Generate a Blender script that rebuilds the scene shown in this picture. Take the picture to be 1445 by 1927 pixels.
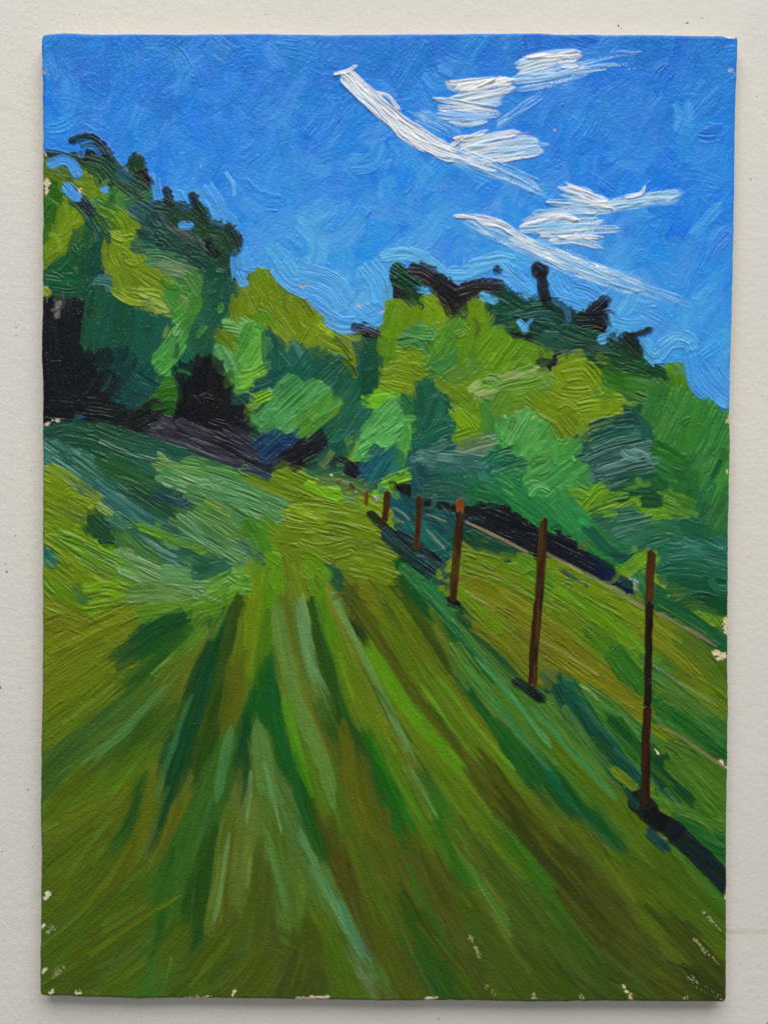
import bpy, math
import numpy as np

# ------------------------------------------------------------------ camera, light, exposure
for o in list(bpy.data.objects):
    bpy.data.objects.remove(o)
sc = bpy.context.scene
COL = sc.collection
S = 0.0002                      # metres per unit of the painting's own layout grid
CX, CY = 722.5, 963.5
DEPTH = 0.0062                  # thickness of the stretched panel
CAM_D = 0.55

cam_data = bpy.data.cameras.new("camera")
cam = bpy.data.objects.new("camera", cam_data)
COL.objects.link(cam)
cam.location = (0, -CAM_D, 0)
cam.rotation_euler = (math.radians(90), 0, 0)
cam_data.sensor_fit = 'VERTICAL'
cam_data.sensor_height = 24.0
cam_data.lens = 24.0 * CAM_D / (1927 * S)
cam_data.clip_start = 0.01
cam_data.clip_end = 50
sc.camera = cam

world = bpy.data.worlds.new("World")
sc.world = world
world.use_nodes = True
bg = world.node_tree.nodes["Background"]
bg.inputs[0].default_value = (0.97, 0.98, 1.0, 1)
bg.inputs[1].default_value = 0.25

def area(name, loc, target, sx, sy, power, colour):
    d = bpy.data.lights.new(name, 'AREA')
    d.shape = 'RECTANGLE'; d.size = sx; d.size_y = sy
    d.energy = power; d.color = colour
    o = bpy.data.objects.new(name, d); COL.objects.link(o)
    o.location = loc
    v = np.array(target, float) - np.array(loc, float)
    v /= np.linalg.norm(v)
    import mathutils
    o.rotation_euler = mathutils.Vector(v).to_track_quat('-Z', 'Y').to_euler()
    return o
# one broad window high above and in front of the wall
area("window_light", (0.15, -1.30, 1.70), (0, 0, 0), 2.6, 1.7, 57, (1.0, 0.975, 0.93))

vs = sc.view_settings
vs.view_transform = 'Standard'; vs.look = 'None'
vs.exposure = 0.0; vs.gamma = 1.0; vs.use_curve_mapping = False
# ------------------------------------------------------------------ the painting's brush strokes
# each line: points along the stroke ; width ; colour[,second bristle colour] ; options
#   t thickness  d dryness  o opacity  s edge softness
SKY_EDGE = """
95,310 118,302 135,308 148,330;22;5a9be0;t1.2 r1
126,352 140,366 148,372;24;5c9ce2;t1.2 r1
192,352 205,360;16;6aa4d8;
225,318 236,330 250,338;26;5b9ae2;
292,330 296,360 300,382;22;5c9de4;t1.3
330,362 343,380 352,398;24;5a9be2;t1.2
380,355 402,385 412,425;42;62a2e6;t1.5
400,405 420,412 445,432;34;5f9fe4;t1.2
425,325 440,350 440,372;9;7cb4f2;t1.2 d.2
340,425 362,424;16;5a9de6;t1.2 r1
455,470 452,500 470,505;40;5f9fe0;t1.2
448,515 456,530 462,540;20;66a6ea;t1.5
520,500 545,530 585,550;36;66a6e8;t1.4
585,545 605,568 630,590;40;62a2e8;t1.3
560,520 620,540 650,580;60;6aa8ea;t.9
620,600 640,612 672,612;34;64a4ea;t1.4
670,585 700,600 715,590;44;68a6ea;t1.2
690,500 712,530 720,570;44;6aaaea;t1.2
720,482 770,478 815,500 830,520;26;7ab6f0;t1.3
840,515 875,515 900,505 935,492 960,515;28;72b0ee;t1.4
880,500 935,485 965,490;20;78b4f0;t1.2
960,520 985,545 1000,555;36;66a6e6;t1.2
1040,520 1052,545 1068,560;28;64a4e6;t1.2
1045,560 1080,570 1105,578;30;62a4ea;t1.2
1085,535 1110,545 1128,560;40;5c9ce4;t1.2
1058,565 1066,585 1070,606;14;5c9ccc;t1.3
1150,590 1160,620 1150,635;36;66a8dc;t1.4
1155,605 1185,612 1215,608;30;68a8e0;t1.2
1130,640 1140,636;22;6aaee2;t1.6 r1
1215,640 1222,665 1235,670 1258,645 1290,640 1305,660;32;68aaea;t1.5
1240,650 1270,630 1300,640;24;6aaaea;t1.3
1305,670 1312,715 1330,738;44;5698e4;t1.2
1325,690 1345,720 1370,745;46;5a9ae8;t1.2
1345,750 1370,764;20;66a8f4;t1.5
788,543 808,548;19;6aaeea;t1.3 r1
907,556 932,566;21;6cb0ea;t1.4 r1
976,604 990,622;15;6aaee2;t1.4 r1
990,612 1002,600;8;5f9cc8;
1340,470 1360,440 1384,427;20;4c8ee2;t1.5
1330,500 1350,465 1372,440;20;4a8ade;t1.4
"""
CLOUD = """
1090,118 1150,104 1200,100;16;8fb0e4;d.55 o.7
1085,134 1140,128 1205,124;16;c8d8e8,7aa6e0;d.35
975,118 1020,106 1078,100;16;d8e2e8,8ab0e0;d.25 t1.3
980,132 1030,118 1092,106;24;e4e8e8,a8c6e4;d.1 t1.6
972,150 1040,140 1098,124;22;dfe6ea,86b0e4;d.25 t1.3
985,168 1050,156 1100,146;16;c4d6ea,6a9ee0;d.4
1000,108 1055,104 1082,100;10;f0f0ea;t2.2
1060,128 1090,124;9;f4f4ee;t2.6
935,236 975,208 1012,184;20;a4c2ea,5a94e0;d.45
838,158 890,154 958,148;12;f0ece2,c8d4dc;t2
860,168 910,160 962,152;18;eeeae2,c4d2dc;t2.2
855,184 905,176 960,166;22;e8eae6,b0c8de;t2.2
872,172 905,160 925,150;10;f6f2ea;t3
828,188 870,196 928,206;12;f4f0e6,b4c8dc;t2.6
826,206 870,206 930,210;16;dde4e8,86aee0;d.2 t1.6
830,218 880,222 928,216;16;d2dee8,7aa6e0;d.3 t1.5
858,232 890,234 915,228;13;e0e4e4,94b6e0;d.2 t1.6
790,216 825,232 852,248;26;9abce8,5a94e0;d.4
862,262 885,260 908,252;14;f8f4ea;t3.2
842,282 858,268 866,262;10;f4f0e8;t2.6
866,276 920,260 975,250;18;e8e8e4,b0c8de;t2
872,288 930,278 1008,268;20;e4e8e8,9abce2;d.1 t2
880,300 940,296 1015,284;22;dce4ea,8cb2e2;d.2 t1.7
905,306 950,300 990,292;14;eee8de,a8c4e0;t2
980,272 1016,276;22;9cc0ea,5c98e2;d.5
648,140 690,180 750,232 830,282 850,290;36;dfe4e2,b8c6cc;t2.4
640,138 655,134 670,124;9;f2f2ee;t2.6
712,176 730,182 750,206;9;eef0ee;t2.6
735,235 760,262 800,285;10;f0f0ea;t2.2
760,245 800,272 850,292;24;e6e8e4,c0ccd0;t1.8
835,284 900,306 960,330 1010,352;30;ccd8e4,6a9ee0;d.35 t1.6
790,270 860,296 930,320;14;f0ece4,a8c0d8;t1.8 d.2
1060,352 1095,362 1125,376 1150,388;20;e0e6e6,a0bcd8;t2.2
1040,382 1090,384 1156,386;14;e8eaea,94b8e2;t2 d.1
1075,372 1120,384 1150,392;10;f2f0ea;t2.6
1150,384 1200,376 1272,366;26;c8dcea,82b0e6;t1.6 d.15
1130,402 1180,392 1240,380;10;a4c4ea;d.5
1180,372 1204,366 1212,356;9;f2eee6;t2.4
980,424 1020,412 1055,404;12;eeeeea;t2.2
1010,404 1060,398 1120,398;16;d8e4ea,86b0e4;t1.6 d.2
985,432 1050,424 1130,418;18;d4e0ea,7eace4;t1.6 d.25
1010,440 1070,436 1155,432;18;dce6ec,8ab4e4;t1.7 d.2
1030,412 1060,408 1078,412;12;f6f4ec;t2.8
1100,436 1130,438 1158,442;16;b8d0ec,6a9ee2;d.45
1030,452 1080,452 1122,462;18;d8e2ea,88b2e4;t1.6 d.2
1060,448 1095,446 1122,448;10;f0f0ea;t2.4
862,406 900,410 940,420 965,436;12;f0f0ee;t2.6
900,418 940,424 978,446 1012,476 1040,490;15;e8ecec,a0c0e0;t2.2
885,420 950,452 1020,478;20;a8c8ec,6a9ee2;d.3 t1.2
960,446 1040,482 1130,515 1200,540;26;d4e2ec,84b0e6;d.2 t1.7
1020,486 1100,520 1190,550;20;c8daec,6ea2e4;d.3 t1.5
1120,510 1200,540 1275,566;20;c4d8ec,5c98e2;d.4 t1.5
1050,470 1110,494 1160,518;14;dce6ee,7cace6;d.25 t1.4
"""
TREES = """
100,555 98,680 96,792;46;0e151d,141d26;
132,560 130,680 130,790;46;10171e,172026;
152,540 150,600 148,660;30;141c24;
112,566 108,600;12;6a6a66;d.5
165,560 160,650 158,760;30;101a20;
185,545 178,600 170,655;44;16523c,1c5c40;
222,560 205,640 196,700;50;134638,184e3c;
268,588 258,650 240,700;54;14503f,0f4638;
312,598 300,650 280,700;50;155040,1c5c46;
330,640 345,680 350,710;36;146450;
240,660 225,710 210,745;50;0f3a38,122c30;
292,690 262,730 240,760;52;0f4640,0f3c3c;
205,660 180,700 160,745;40;101c26;
215,700 190,740 160,775;46;121c26,18262a;
240,560 232,620;36;16543c;
92,362 90,410 88,455;24;2c6a1c,3c741c;s3
108,352 104,380 98,425;26;2a6420,346c1c;s3
126,385 118,430 100,470;34;7c8a08,6c8410;s3
150,395 130,440 112,465;40;84900a;
88,492 120,468 152,440;26;848c0a,757f08;t1.2
95,470 130,445 155,425;24;828c08;
160,330 166,360 168,384;26;8a8f0a,707c0c;
100,330 140,340 175,345;24;667810,7a8412;
86,318 110,325 150,332;14;5c7018;
174,384 192,394 216,384 232,358 234,330;40;4a8a3c,3a7a34;t1.2
240,378 262,372 288,358;28;2f6a44,3c7850;t1.2
170,310 195,320 215,350;34;24502c,2c5a34;
85,284 110,288 140,298 165,304;12;1f3c30;
200,300 225,330 260,362;34;2c5640,3c6850;t1.1
215,330 240,352 268,368;26;344c48,1c3830;
132,268 150,259 172,258 192,272 205,290 213,304;17;141c24,1c3a38;t1.8
150,276 176,272 196,290;10;24484a;t1.2
160,302 172,300 180,308;14;1a2220;
258,294 256,310 262,328;32;1c3a24,24402a;t1.5
262,325 274,338 286,352;24;1a1c22,24282c;t1.5
248,312 254,326;12;1c3a24;
312,350 316,368 326,386;20;17211f,1c2c28;t1.2
304,372 318,380 332,392;16;14181e;
362,362 368,380 384,404;22;1a1a22,24303a;t1.3
372,388 384,400 388,420;24;1f3a22,18281c;
360,395 350,410 330,402;18;1f3c30;
140,368 158,386 180,412 194,445 190,480 178,512;34;14483f,0f3c34;t1.8
136,360 155,378 172,400;20;1c2c34,242c34;t1.8
160,430 148,470 140,505;44;1a5a38,1f5c34;
182,470 170,500 165,530;36;15503c;
124,488 108,506 88,528;34;125a38,1c6438;t1.2
88,524 120,530 152,528;32;15603a,1c6840;t1.2
95,545 125,548 150,545;28;1a6038,125436;
150,520 158,545 150,565;22;1c5a3a;
86,545 94,556;14;d0b89c,a09048;d.25
180,528 200,530 216,540;18;2c5c54,48706c;t1.3 d.2
178,404 196,424 206,440;12;3c6424,70801c;
190,392 215,402 240,425;30;6a8414,54781c;t1.2
228,398 242,420 250,448;34;848e0a,7a880a;t1.2
205,456 208,486 222,512;32;868b10,94941c;t1.3
214,442 232,450 250,446;18;90942c,a8a448;t1.8
235,452 256,470 268,500;38;80900c,8c9420;t1.3
226,500 240,530 232,560;46;808a08,787f06;
250,500 290,525 316,540;36;808a08;
222,544 250,560 285,562 312,568;34;868c14,b0a850;t1.5
270,560 300,572 318,582;26;968c28,b8b068;t1.6
222,520 226,548;24;7c8608;
250,388 275,402 300,424;44;27484a,34565a;t1.2
268,425 290,445 310,470;44;1a4038,183a38;
330,398 355,420 385,440;54;26482e,1f3c2c;
325,440 350,452 372,470;38;34403c,50585a;t1.3
250,462 280,464 305,476;34;24584a,1f4c3e;
345,470 372,486 396,505;48;14443a,0f3834;
282,400 296,420;28;1c3c34;
300,440 322,452 336,470;34;1c4438;
276,486 310,488 345,500;34;3f7848,4f885c;t1.4
300,505 335,510 372,520;30;4c7c50,78986c;t1.4
316,540 336,575 350,602;40;449038,3c8434;t1.3
350,520 372,530 384,545;34;3c7a38,4c8840;
386,548 362,580 336,606;42;4a9a3c,54a040;t1.3
352,560 372,575;30;428a30;
372,596 352,625 340,640;30;3c8444;
348,622 322,662 292,694;44;4ca544,60b850;t1.9
340,612 330,632;14;7cbc70;t2
365,632 348,650;24;449a40;
336,560 350,575 358,592;20;64904c,84a468;d.3 t1.3
360,515 378,540 385,560;40;447a3c,4c8a40;
380,560 368,595 352,630;42;3c8030,448a3c;
406,498 404,540 396,570;46;16503a,1a4a40;t1.2
428,532 412,575 396,610;56;164c3a,1f5a44;t1.2
404,590 388,620 372,655;54;185040,205c44;t1.2
388,625 380,650 370,672;44;1c4c3a,246044;
420,420 424,460 428,505;54;24462f,1f3c2c;
436,425 448,444 456,462;18;15161f,242830;t1.3
400,470 408,482 402,490;20;15161f;t1.4
386,478 398,480;10;15161f;
445,500 452,514;22;2c4428;
455,510 466,514;10;1a1a20;
405,510 425,512;8;2c6858;t2
425,610 448,614 470,625;34;5aa048,6cb058;t1.5
482,618 468,650 448,690;48;55a83c,4a9a40;t1.5
500,640 478,675 455,705;42;5fb044,6cba4c;t1.6
438,690 452,715 464,732;38;56a640,4a9a44;t1.4
414,650 426,672 438,700;24;4a9850,64a868;t1.4
450,712 478,708 506,692;28;74b834,5cac3c;t1.8
452,730 470,720 490,705;16;6cb83c;t1.6
404,625 425,640 446,655;26;5f6f24,7a8440;d.2
490,508 498,535 500,570;48;84850a,7c860a;t1.3
512,504 520,518;20;8a8614;
455,560 448,580 452,598;36;8a8410,7c7c10;t1.3
470,545 482,565 478,590;36;86820e,9a9434;t1.4
520,540 528,575 530,610;46;878a0a,7c8206;t1.3
552,560 550,600 540,648;48;8a860c,7e8208;t1.3
585,575 582,600 600,622;44;928a10,868414;t1.4
610,585 618,598 620,612;28;8a8e14;t1.2
500,570 520,605 545,640;36;7f8408,98902c;t1.4
590,618 576,640 566,660;36;8c8a0e,94902c;t1.3
590,640 615,656 640,668;46;8c8a0e,848610;t1.3
640,628 660,640 678,655;42;86821a,9a9050;t1.2
662,665 664,680 658,694;32;908410;t1.2
484,588 500,596 512,612;30;5c9010,4c8814;
600,612 612,622;12;b8b050;t2.4
560,560 575,572 590,598;12;707408;t2
628,632 650,655 662,676;10;5c6c20;t2
514,622 516,660 522,698;48;174c3e,1c5644;t1.2
545,650 560,670 575,695;48;1c5244,34706c;t1.3
606,660 585,690 560,725;54;17503f,1f5c48;t1.2
646,680 622,700 596,725;48;1a5842,24684c;t1.3
676,690 656,715 636,745;44;1f5a44,2c6c50;t1.3
704,640 698,690 690,735;44;17583c,145038;t1.2
672,640 684,670 688,700;30;14483c;
645,675 660,692 670,712;14;30481c,60741c;t1.8
662,618 685,618 714,628;22;17181c,34343a;t1.4 d.15
560,690 545,715 520,740;40;185040;
520,700 505,715 480,725;24;144a44;
735,600 730,630 725,670;40;58861a,6a8a16;
748,576 742,605 735,635;44;7a9012,6c8a14;t1.2
776,568 768,595 760,625;38;7e8c10,70880f;t1.3
815,570 828,592 826,622;46;7f9410,88961c;t1.3
900,566 898,585 902,612;42;7f900e,748c10;t1.2
862,580 872,590;30;3c5a20;
758,640 785,636 800,655 812,692;44;4a9038,3c8038;t1.6
790,650 802,668 808,690;22;387c44,54985c;t1.6
760,620 790,628 820,630;26;448c44,5ca05c;t1.4
862,600 838,640 808,690;38;4a8a2c,5c9c34;t1.3
880,618 868,650 850,690;40;5a9024,4c8830;
752,668 775,672 802,676;36;84901c,949838;t1.4
742,690 770,700 800,704;34;8a8e1c,7c8818;t1.3
738,720 765,728 780,735;30;86902c;
820,700 850,680 870,660;36;4a8a34,3f8440;t1.2
905,612 892,645 885,690;56;738c10,6c8812;t1.2
955,632 930,665 905,700;54;78900f,6a8c14;t1.2
992,646 970,675 942,712;54;709014,688a10;t1.2
1025,658 1005,680 980,705;46;6c9020,5c8828;t1.2
900,690 870,710 840,720;40;5f8c2c,4c8840;
893,734 950,718 1008,700;34;6f9450,94ac6c;t1.5
880,722 905,705 930,700;24;6c8c38;
840,730 865,735 885,728;34;78881a;
940,745 990,735 1035,725;34;5c8c3c,78984c;t1.1
738,500 748,508 770,524 786,536;24;0f3a2a,1c5a44;t2.4
730,516 745,522 762,528;14;12402e;t2
742,502 752,500;14;1c5c44;t2.2
775,505 800,512 825,530;36;1a1a20,2c2a2c;t1.2 s2
820,525 838,545 860,560;44;1b1920,24222a;t1.2
850,565 880,550 905,542;38;231f26,2c282c;t1.2
845,550 850,575 858,592;38;1c1a20;
880,540 915,533 952,538;24;201e24,2c2a2e;s2
760,545 774,560 784,572;30;1c3a2c,24402c;
756,556 768,562;18;1c1c24;
828,560 840,565 848,572;26;1a1a22;
950,548 958,570 962,600;38;123e30,184838;t1.1
935,560 925,575 920,590;24;1a4a34;
932,594 965,588 1005,576;42;124034,1c5040;t1.3
990,590 1025,590 1065,604;46;173c34,24504a;t1.3
955,612 1000,622 1045,640;42;10302c,1c4438;t1.2
1040,598 1070,612 1102,624;50;133a30,1c4c40;t1.3
1018,640 1055,644 1092,652;36;204838,30584c;t1.2
960,622 980,630 1002,634;18;16161c;
1014,502 1016,514;36;17161c;s2
1018,515 1020,535 1024,562;25;17161c,201e22;
1022,560 1034,572 1048,586;32;171a1e;
932,505 940,509;18;15151c;t1.4
1012,682 1026,682 1042,688;19;17202a;t1.2
1110,592 1126,574 1144,556;24;11121a,1c1f26;t1.4
1084,602 1112,602 1140,600;36;14181c,24282e;t1.4
1128,606 1140,612 1148,620;24;12161a;
1172,630 1200,628 1230,619;16;1c1c22,282a30;t1.2
1168,630 1188,648 1208,668;36;14201e,1c2c24;
1060,622 1085,632 1112,642;54;12392c,1c4838;t1.3
1098,640 1130,648 1162,664;46;14402e,204c3a;t1.3
1056,656 1105,656 1152,662;30;1c3a30,30504a;t1.3
1150,656 1190,672 1232,690;42;144a2c,1c5a34;t1.3
1108,680 1150,682 1194,696;36;0f4628,1a5430;t1.3
1218,700 1240,708 1262,722;38;0f4a2a,145030;t1.6
1050,692 1075,682 1102,676;44;859010,7c8c18;t1.3
1056,724 1090,718 1124,722;50;8f8a0e,948f18;t1.3
1096,686 1115,705 1132,732;34;8a8a14,a09830;t1.5
1040,705 1055,730;36;86901a;
1132,704 1155,714 1184,724;42;2f6c24,3c7a2c;t1.3
1172,722 1200,726 1234,740;46;36782c,488440;t1.3
1262,684 1276,705 1282,745;44;4a8a20,548f24;t1.2
1180,746 1205,760;36;3c7434;
1140,745 1165,755;30;7c9420,588c24;t1.4
1050,745 1080,752 1115,748;44;8c8a10,a09c38;t1.6
1090,770 1130,762 1172,762;40;88901a,989a34;t1.5
1020,760 1050,775 1075,800;52;7f8a10,8c8a14;t1.3
1056,785 1072,808 1094,836;46;85820a,7a7c08;t1.3
1155,775 1130,790 1100,800;34;8f9018,7c8a14;t1.3
1000,745 1020,760;40;78881c;
960,770 985,765;30;608a2c;
1180,770 1205,775 1215,790;30;2c6444,1f5440;t1.2
1240,720 1232,760 1220,805;46;327a34,3c7c3c;t1.3
1292,736 1272,780 1248,832;54;38803a,42883c;t1.3
1332,750 1312,800 1288,855;54;3c8a34,348034;t1.3
1362,785 1340,830 1308,895;54;2f7a38,3c8840;t1.3
1372,850 1350,890 1330,940;44;3a8a34,428f3c;t1.3
1230,842 1260,860 1292,885;40;2c7428,1f682c;t1.3
1238,876 1270,892 1304,905;40;2a7434,32783c;t1.2
1300,880 1292,915 1285,952;38;2f7030,24683a;t1.1
1356,865 1346,885 1336,902;12;12503c;t1.2
1340,902 1326,935 1308,972;28;2a6a40,347448;t1.6
1250,940 1276,950 1305,962;42;4a8430,548c34;t1.1
1366,930 1350,965 1330,1005;38;30703a,3c7a40;t1.2
1080,846 1115,810 1192,790;34;18403a,245048;t1.7
1088,856 1150,828 1216,814;32;1d4a3c,3c685c;t1.6
1104,872 1160,850 1222,838;32;20443c,486c64;t1.6
1120,892 1170,876 1224,864;32;24463e,547870;t1.6
1140,912 1190,896 1232,890;34;20503a,3c6458;t1.5
1158,928 1200,938 1246,944;32;1a5030,205834;t1.3
1076,852 1100,850 1115,852;14;0c2c34,1c4c58;t2
1195,792 1212,805 1218,830;26;1a4c40;
1224,900 1240,920;30;246034;
1064,930 1085,922 1106,932;26;5c9c18,6caa24;t1.5
1096,962 1125,930 1148,922;18;6aa428,549020;t1.6
1110,958 1145,938 1180,930;18;5a9a20,3c7c28;t1.5
1122,965 1160,955 1196,940 1200,960;13;64a020;t1.6
1224,972 1238,968 1234,986;14;5c9a28;t1.3
1100,990 1150,975 1202,966;36;1f5a40,3c7858;t1.4
1112,1015 1170,998 1226,985;36;266048,447c60;t1.4
1150,1034 1200,1020 1252,1006;40;246444,347454;t1.3
1212,1000 1250,995 1284,1002;40;2c6a44,387850;t1.2
1280,992 1310,1000 1338,1004;36;1f6444;
1290,1022 1320,1030 1352,1044;40;1c5c44,3c7868;t1.3
1258,1054 1310,1050 1370,1062;44;1e6244,387860;t1.2
1240,1082 1300,1078 1362,1092;40;1c6040,246848;t1.1
1250,1108 1310,1104 1370,1114;44;15583c,1c6044;
1282,1138 1320,1132 1366,1144;38;0f5438;
1048,880 1080,890 1110,905;50;3f9048,3c8c44;t1.1
1050,950 1100,1000 1165,1055;54;2f8040,28783c;t1.1
1095,985 1140,1030 1194,1066;22;12483a;
1152,1088 1185,1068 1216,1040;30;5c9422,6ca42c;t1.4
745,768 722,800 698,845;50;5cae54,4a9e50;t1.5
765,790 740,815 705,848;34;58ae50,68b860;t1.5
758,790 760,830 750,875;26;50a046,5cac50;t1.5
700,752 725,748 742,745;14;7cb050;t1.6
768,760 780,790;30;2c6c3c;
794,722 802,755 800,795;48;165a40,1c6448;t1.4
832,748 818,785 800,826;46;1c5a44,2c7054;t1.3
838,745 850,758 854,775;26;14503a;t1.4
798,835 825,820 852,808;38;1c6048,2c7458;t1.3
780,856 815,845 855,832;34;1a4a40,24584c;t1.2
850,738 865,748 884,765;48;78881a,6c8420;t1.2
890,760 898,780 902,808;46;7a8a20,6c8c2c;t1.2
856,768 872,788 894,812;36;74a812,68a01c;t1.7
858,825 875,820 895,812;34;6f8818,7c902c;t1.1
920,760 925,790 915,820;40;448c3c,3c843c;
950,750 935,775;40;58902c;
785,858 840,862 912,872;30;265448,547c72;d.15 t1.2
800,878 850,880 910,884;20;244c44,3c6460;t1.1
868,842 900,832 934,824;28;50784a,7c9c78;t1.2
940,790 946,805 950,830;34;48a048,58ac54;t1.6
986,782 975,805 958,834;42;4ea448,60b058;t1.6
1012,788 1002,810 985,835;26;58b050,74c064;t1.8
945,786 955,784;10;8ccc80;t2.4
1022,802 1002,830 975,862;54;469a44,509f48;t1.3
1062,850 1035,868 1000,884;48;42943f,50a04c;t1.3
1064,872 1035,892 1000,912;44;409044,4c9c50;t1.3
1086,826 1065,848 1040,862;40;4a9a44,40943f;t1.3
1096,868 1060,895 1020,925;44;3c9440,489c4c;t1.3
1075,860 1082,870;8;6cbc60;t2
920,868 942,856 966,850;24;1f6c44,2c7c54;t1.7
926,890 955,878 992,868;26;1e6444,348060;t1.6
930,896 955,905 978,914;18;1f7040,2c7c4c;t1.5
880,895 878,915 884,940;44;1f6a3a,24703c;
932,904 970,932 1014,965;44;2f8444,388c48;t1.2
968,930 1005,958 1042,985;50;308646,287c40;t1.2
1040,928 1065,960 1094,992;54;38904a,328848;t1.1
902,902 920,918 944,938;40;226c40;
782,882 792,905 806,930;46;1c4448,24504c;
832,892 842,912 856,936;46;1a4c3c,22544a;
802,926 835,925 872,934;40;22443c,2c5044;
240,800 268,785 305,758;42;0f161a,182224;t1.2
240,705 262,720 292,734;38;0f4640,0c3c38;
298,742 315,734 338,738;20;2f6a20,3c7c2c;t1.4
282,768 305,765 335,758;14;2a5a20;
155,770 195,776 235,784;50;16201f,1c2426;
90,770 130,775 165,778;36;0e141c,141c24;
148,782 156,790;14;1c4c64;
345,680 360,740 345,800;50;0c1018,12181e;
395,670 388,730 372,790;60;0b0f16,141a20;
420,720 415,760 400,800;50;0d1119,151a20;
400,790 430,800 460,810;44;11151b,1c2026;
300,808 350,826 400,850 455,870;30;2c2c34,44444c;d.1 t1.4
330,800 380,820 440,842 500,868;34;24242c,3c3c44;t1.4
430,800 460,818 492,838;40;23232a,30303a;t1.1
400,825 450,850 510,880;30;1c1d24,34343c;t1.3
450,770 440,790;40;12161e;
438,742 460,758;30;14403c;
545,805 520,828 488,856;52;13304a,1a3c54;t1.4
555,800 540,812;34;163458;
622,800 596,822 560,850;34;1a2226,242c30;t1.1
606,838 560,856 512,878;30;15181e,2c2c34;t1.3
592,852 570,868 545,884;24;14161c;
668,758 648,790 618,826;46;1f5c40,2c6c4c;t1.2
694,775 670,808 640,844;46;216048,30705a;t1.3
652,842 625,856 598,872;36;1c4a3c;
565,718 528,752 484,796;54;3f9048,4c9c54;t1.4
608,725 570,760 524,802;54;429848,54a458;t1.5
628,752 600,780 562,812;46;46902f,58a040;t1.3
634,762 622,780;22;54881c;
484,752 498,746 512,740;24;7fa82c,94b848;t1.8
468,770 480,764 490,758;14;6ca038;t1.4
745,762 716,795 688,828;46;4aa04c,5aae58;t1.5
752,802 718,826 680,852;44;4ca850,5cb45c;t1.5
672,828 664,842 655,856;18;6cac3c;t1.3
722,846 706,866 688,892;46;113f4c,1c505c;t1.2
738,862 724,888 706,915;42;15484c,24605c;t1.3
750,850 755,880;22;2c7048;
716,914 742,902 772,892;24;7aa828,8cb83c;t1.7
630,862 650,875 672,892;28;161a22,24282e;
578,892 610,884 645,880;26;2c6444,3c7048;
600,902 640,908 684,924;30;456f3a,587c48;
575,880 600,872;18;244c38;
736,905 744,918 752,930;18;11141c;t1.6
880,962 930,985 1000,1010 1060,1038;34;0c1620,141c24;t1.2 s2
920,968 970,990 1010,1012;26;0e161e;s2
1000,1008 1050,1030 1100,1056 1150,1084;40;0a1420,10202c;s2
1120,1068 1150,1084 1186,1104;24;0e1c38,14243c;
815,950 835,952;16;12181e;t1.2
760,960 800,975 870,985;36;1c4448,14383c;
740,935 765,965 790,995;40;12484c,1f5c5c;t1.2
770,980 800,1010 840,1045;40;0f4040,1c5c50;t1.1
820,960 850,990 860,1010;30;1f4c48;
"""
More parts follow.
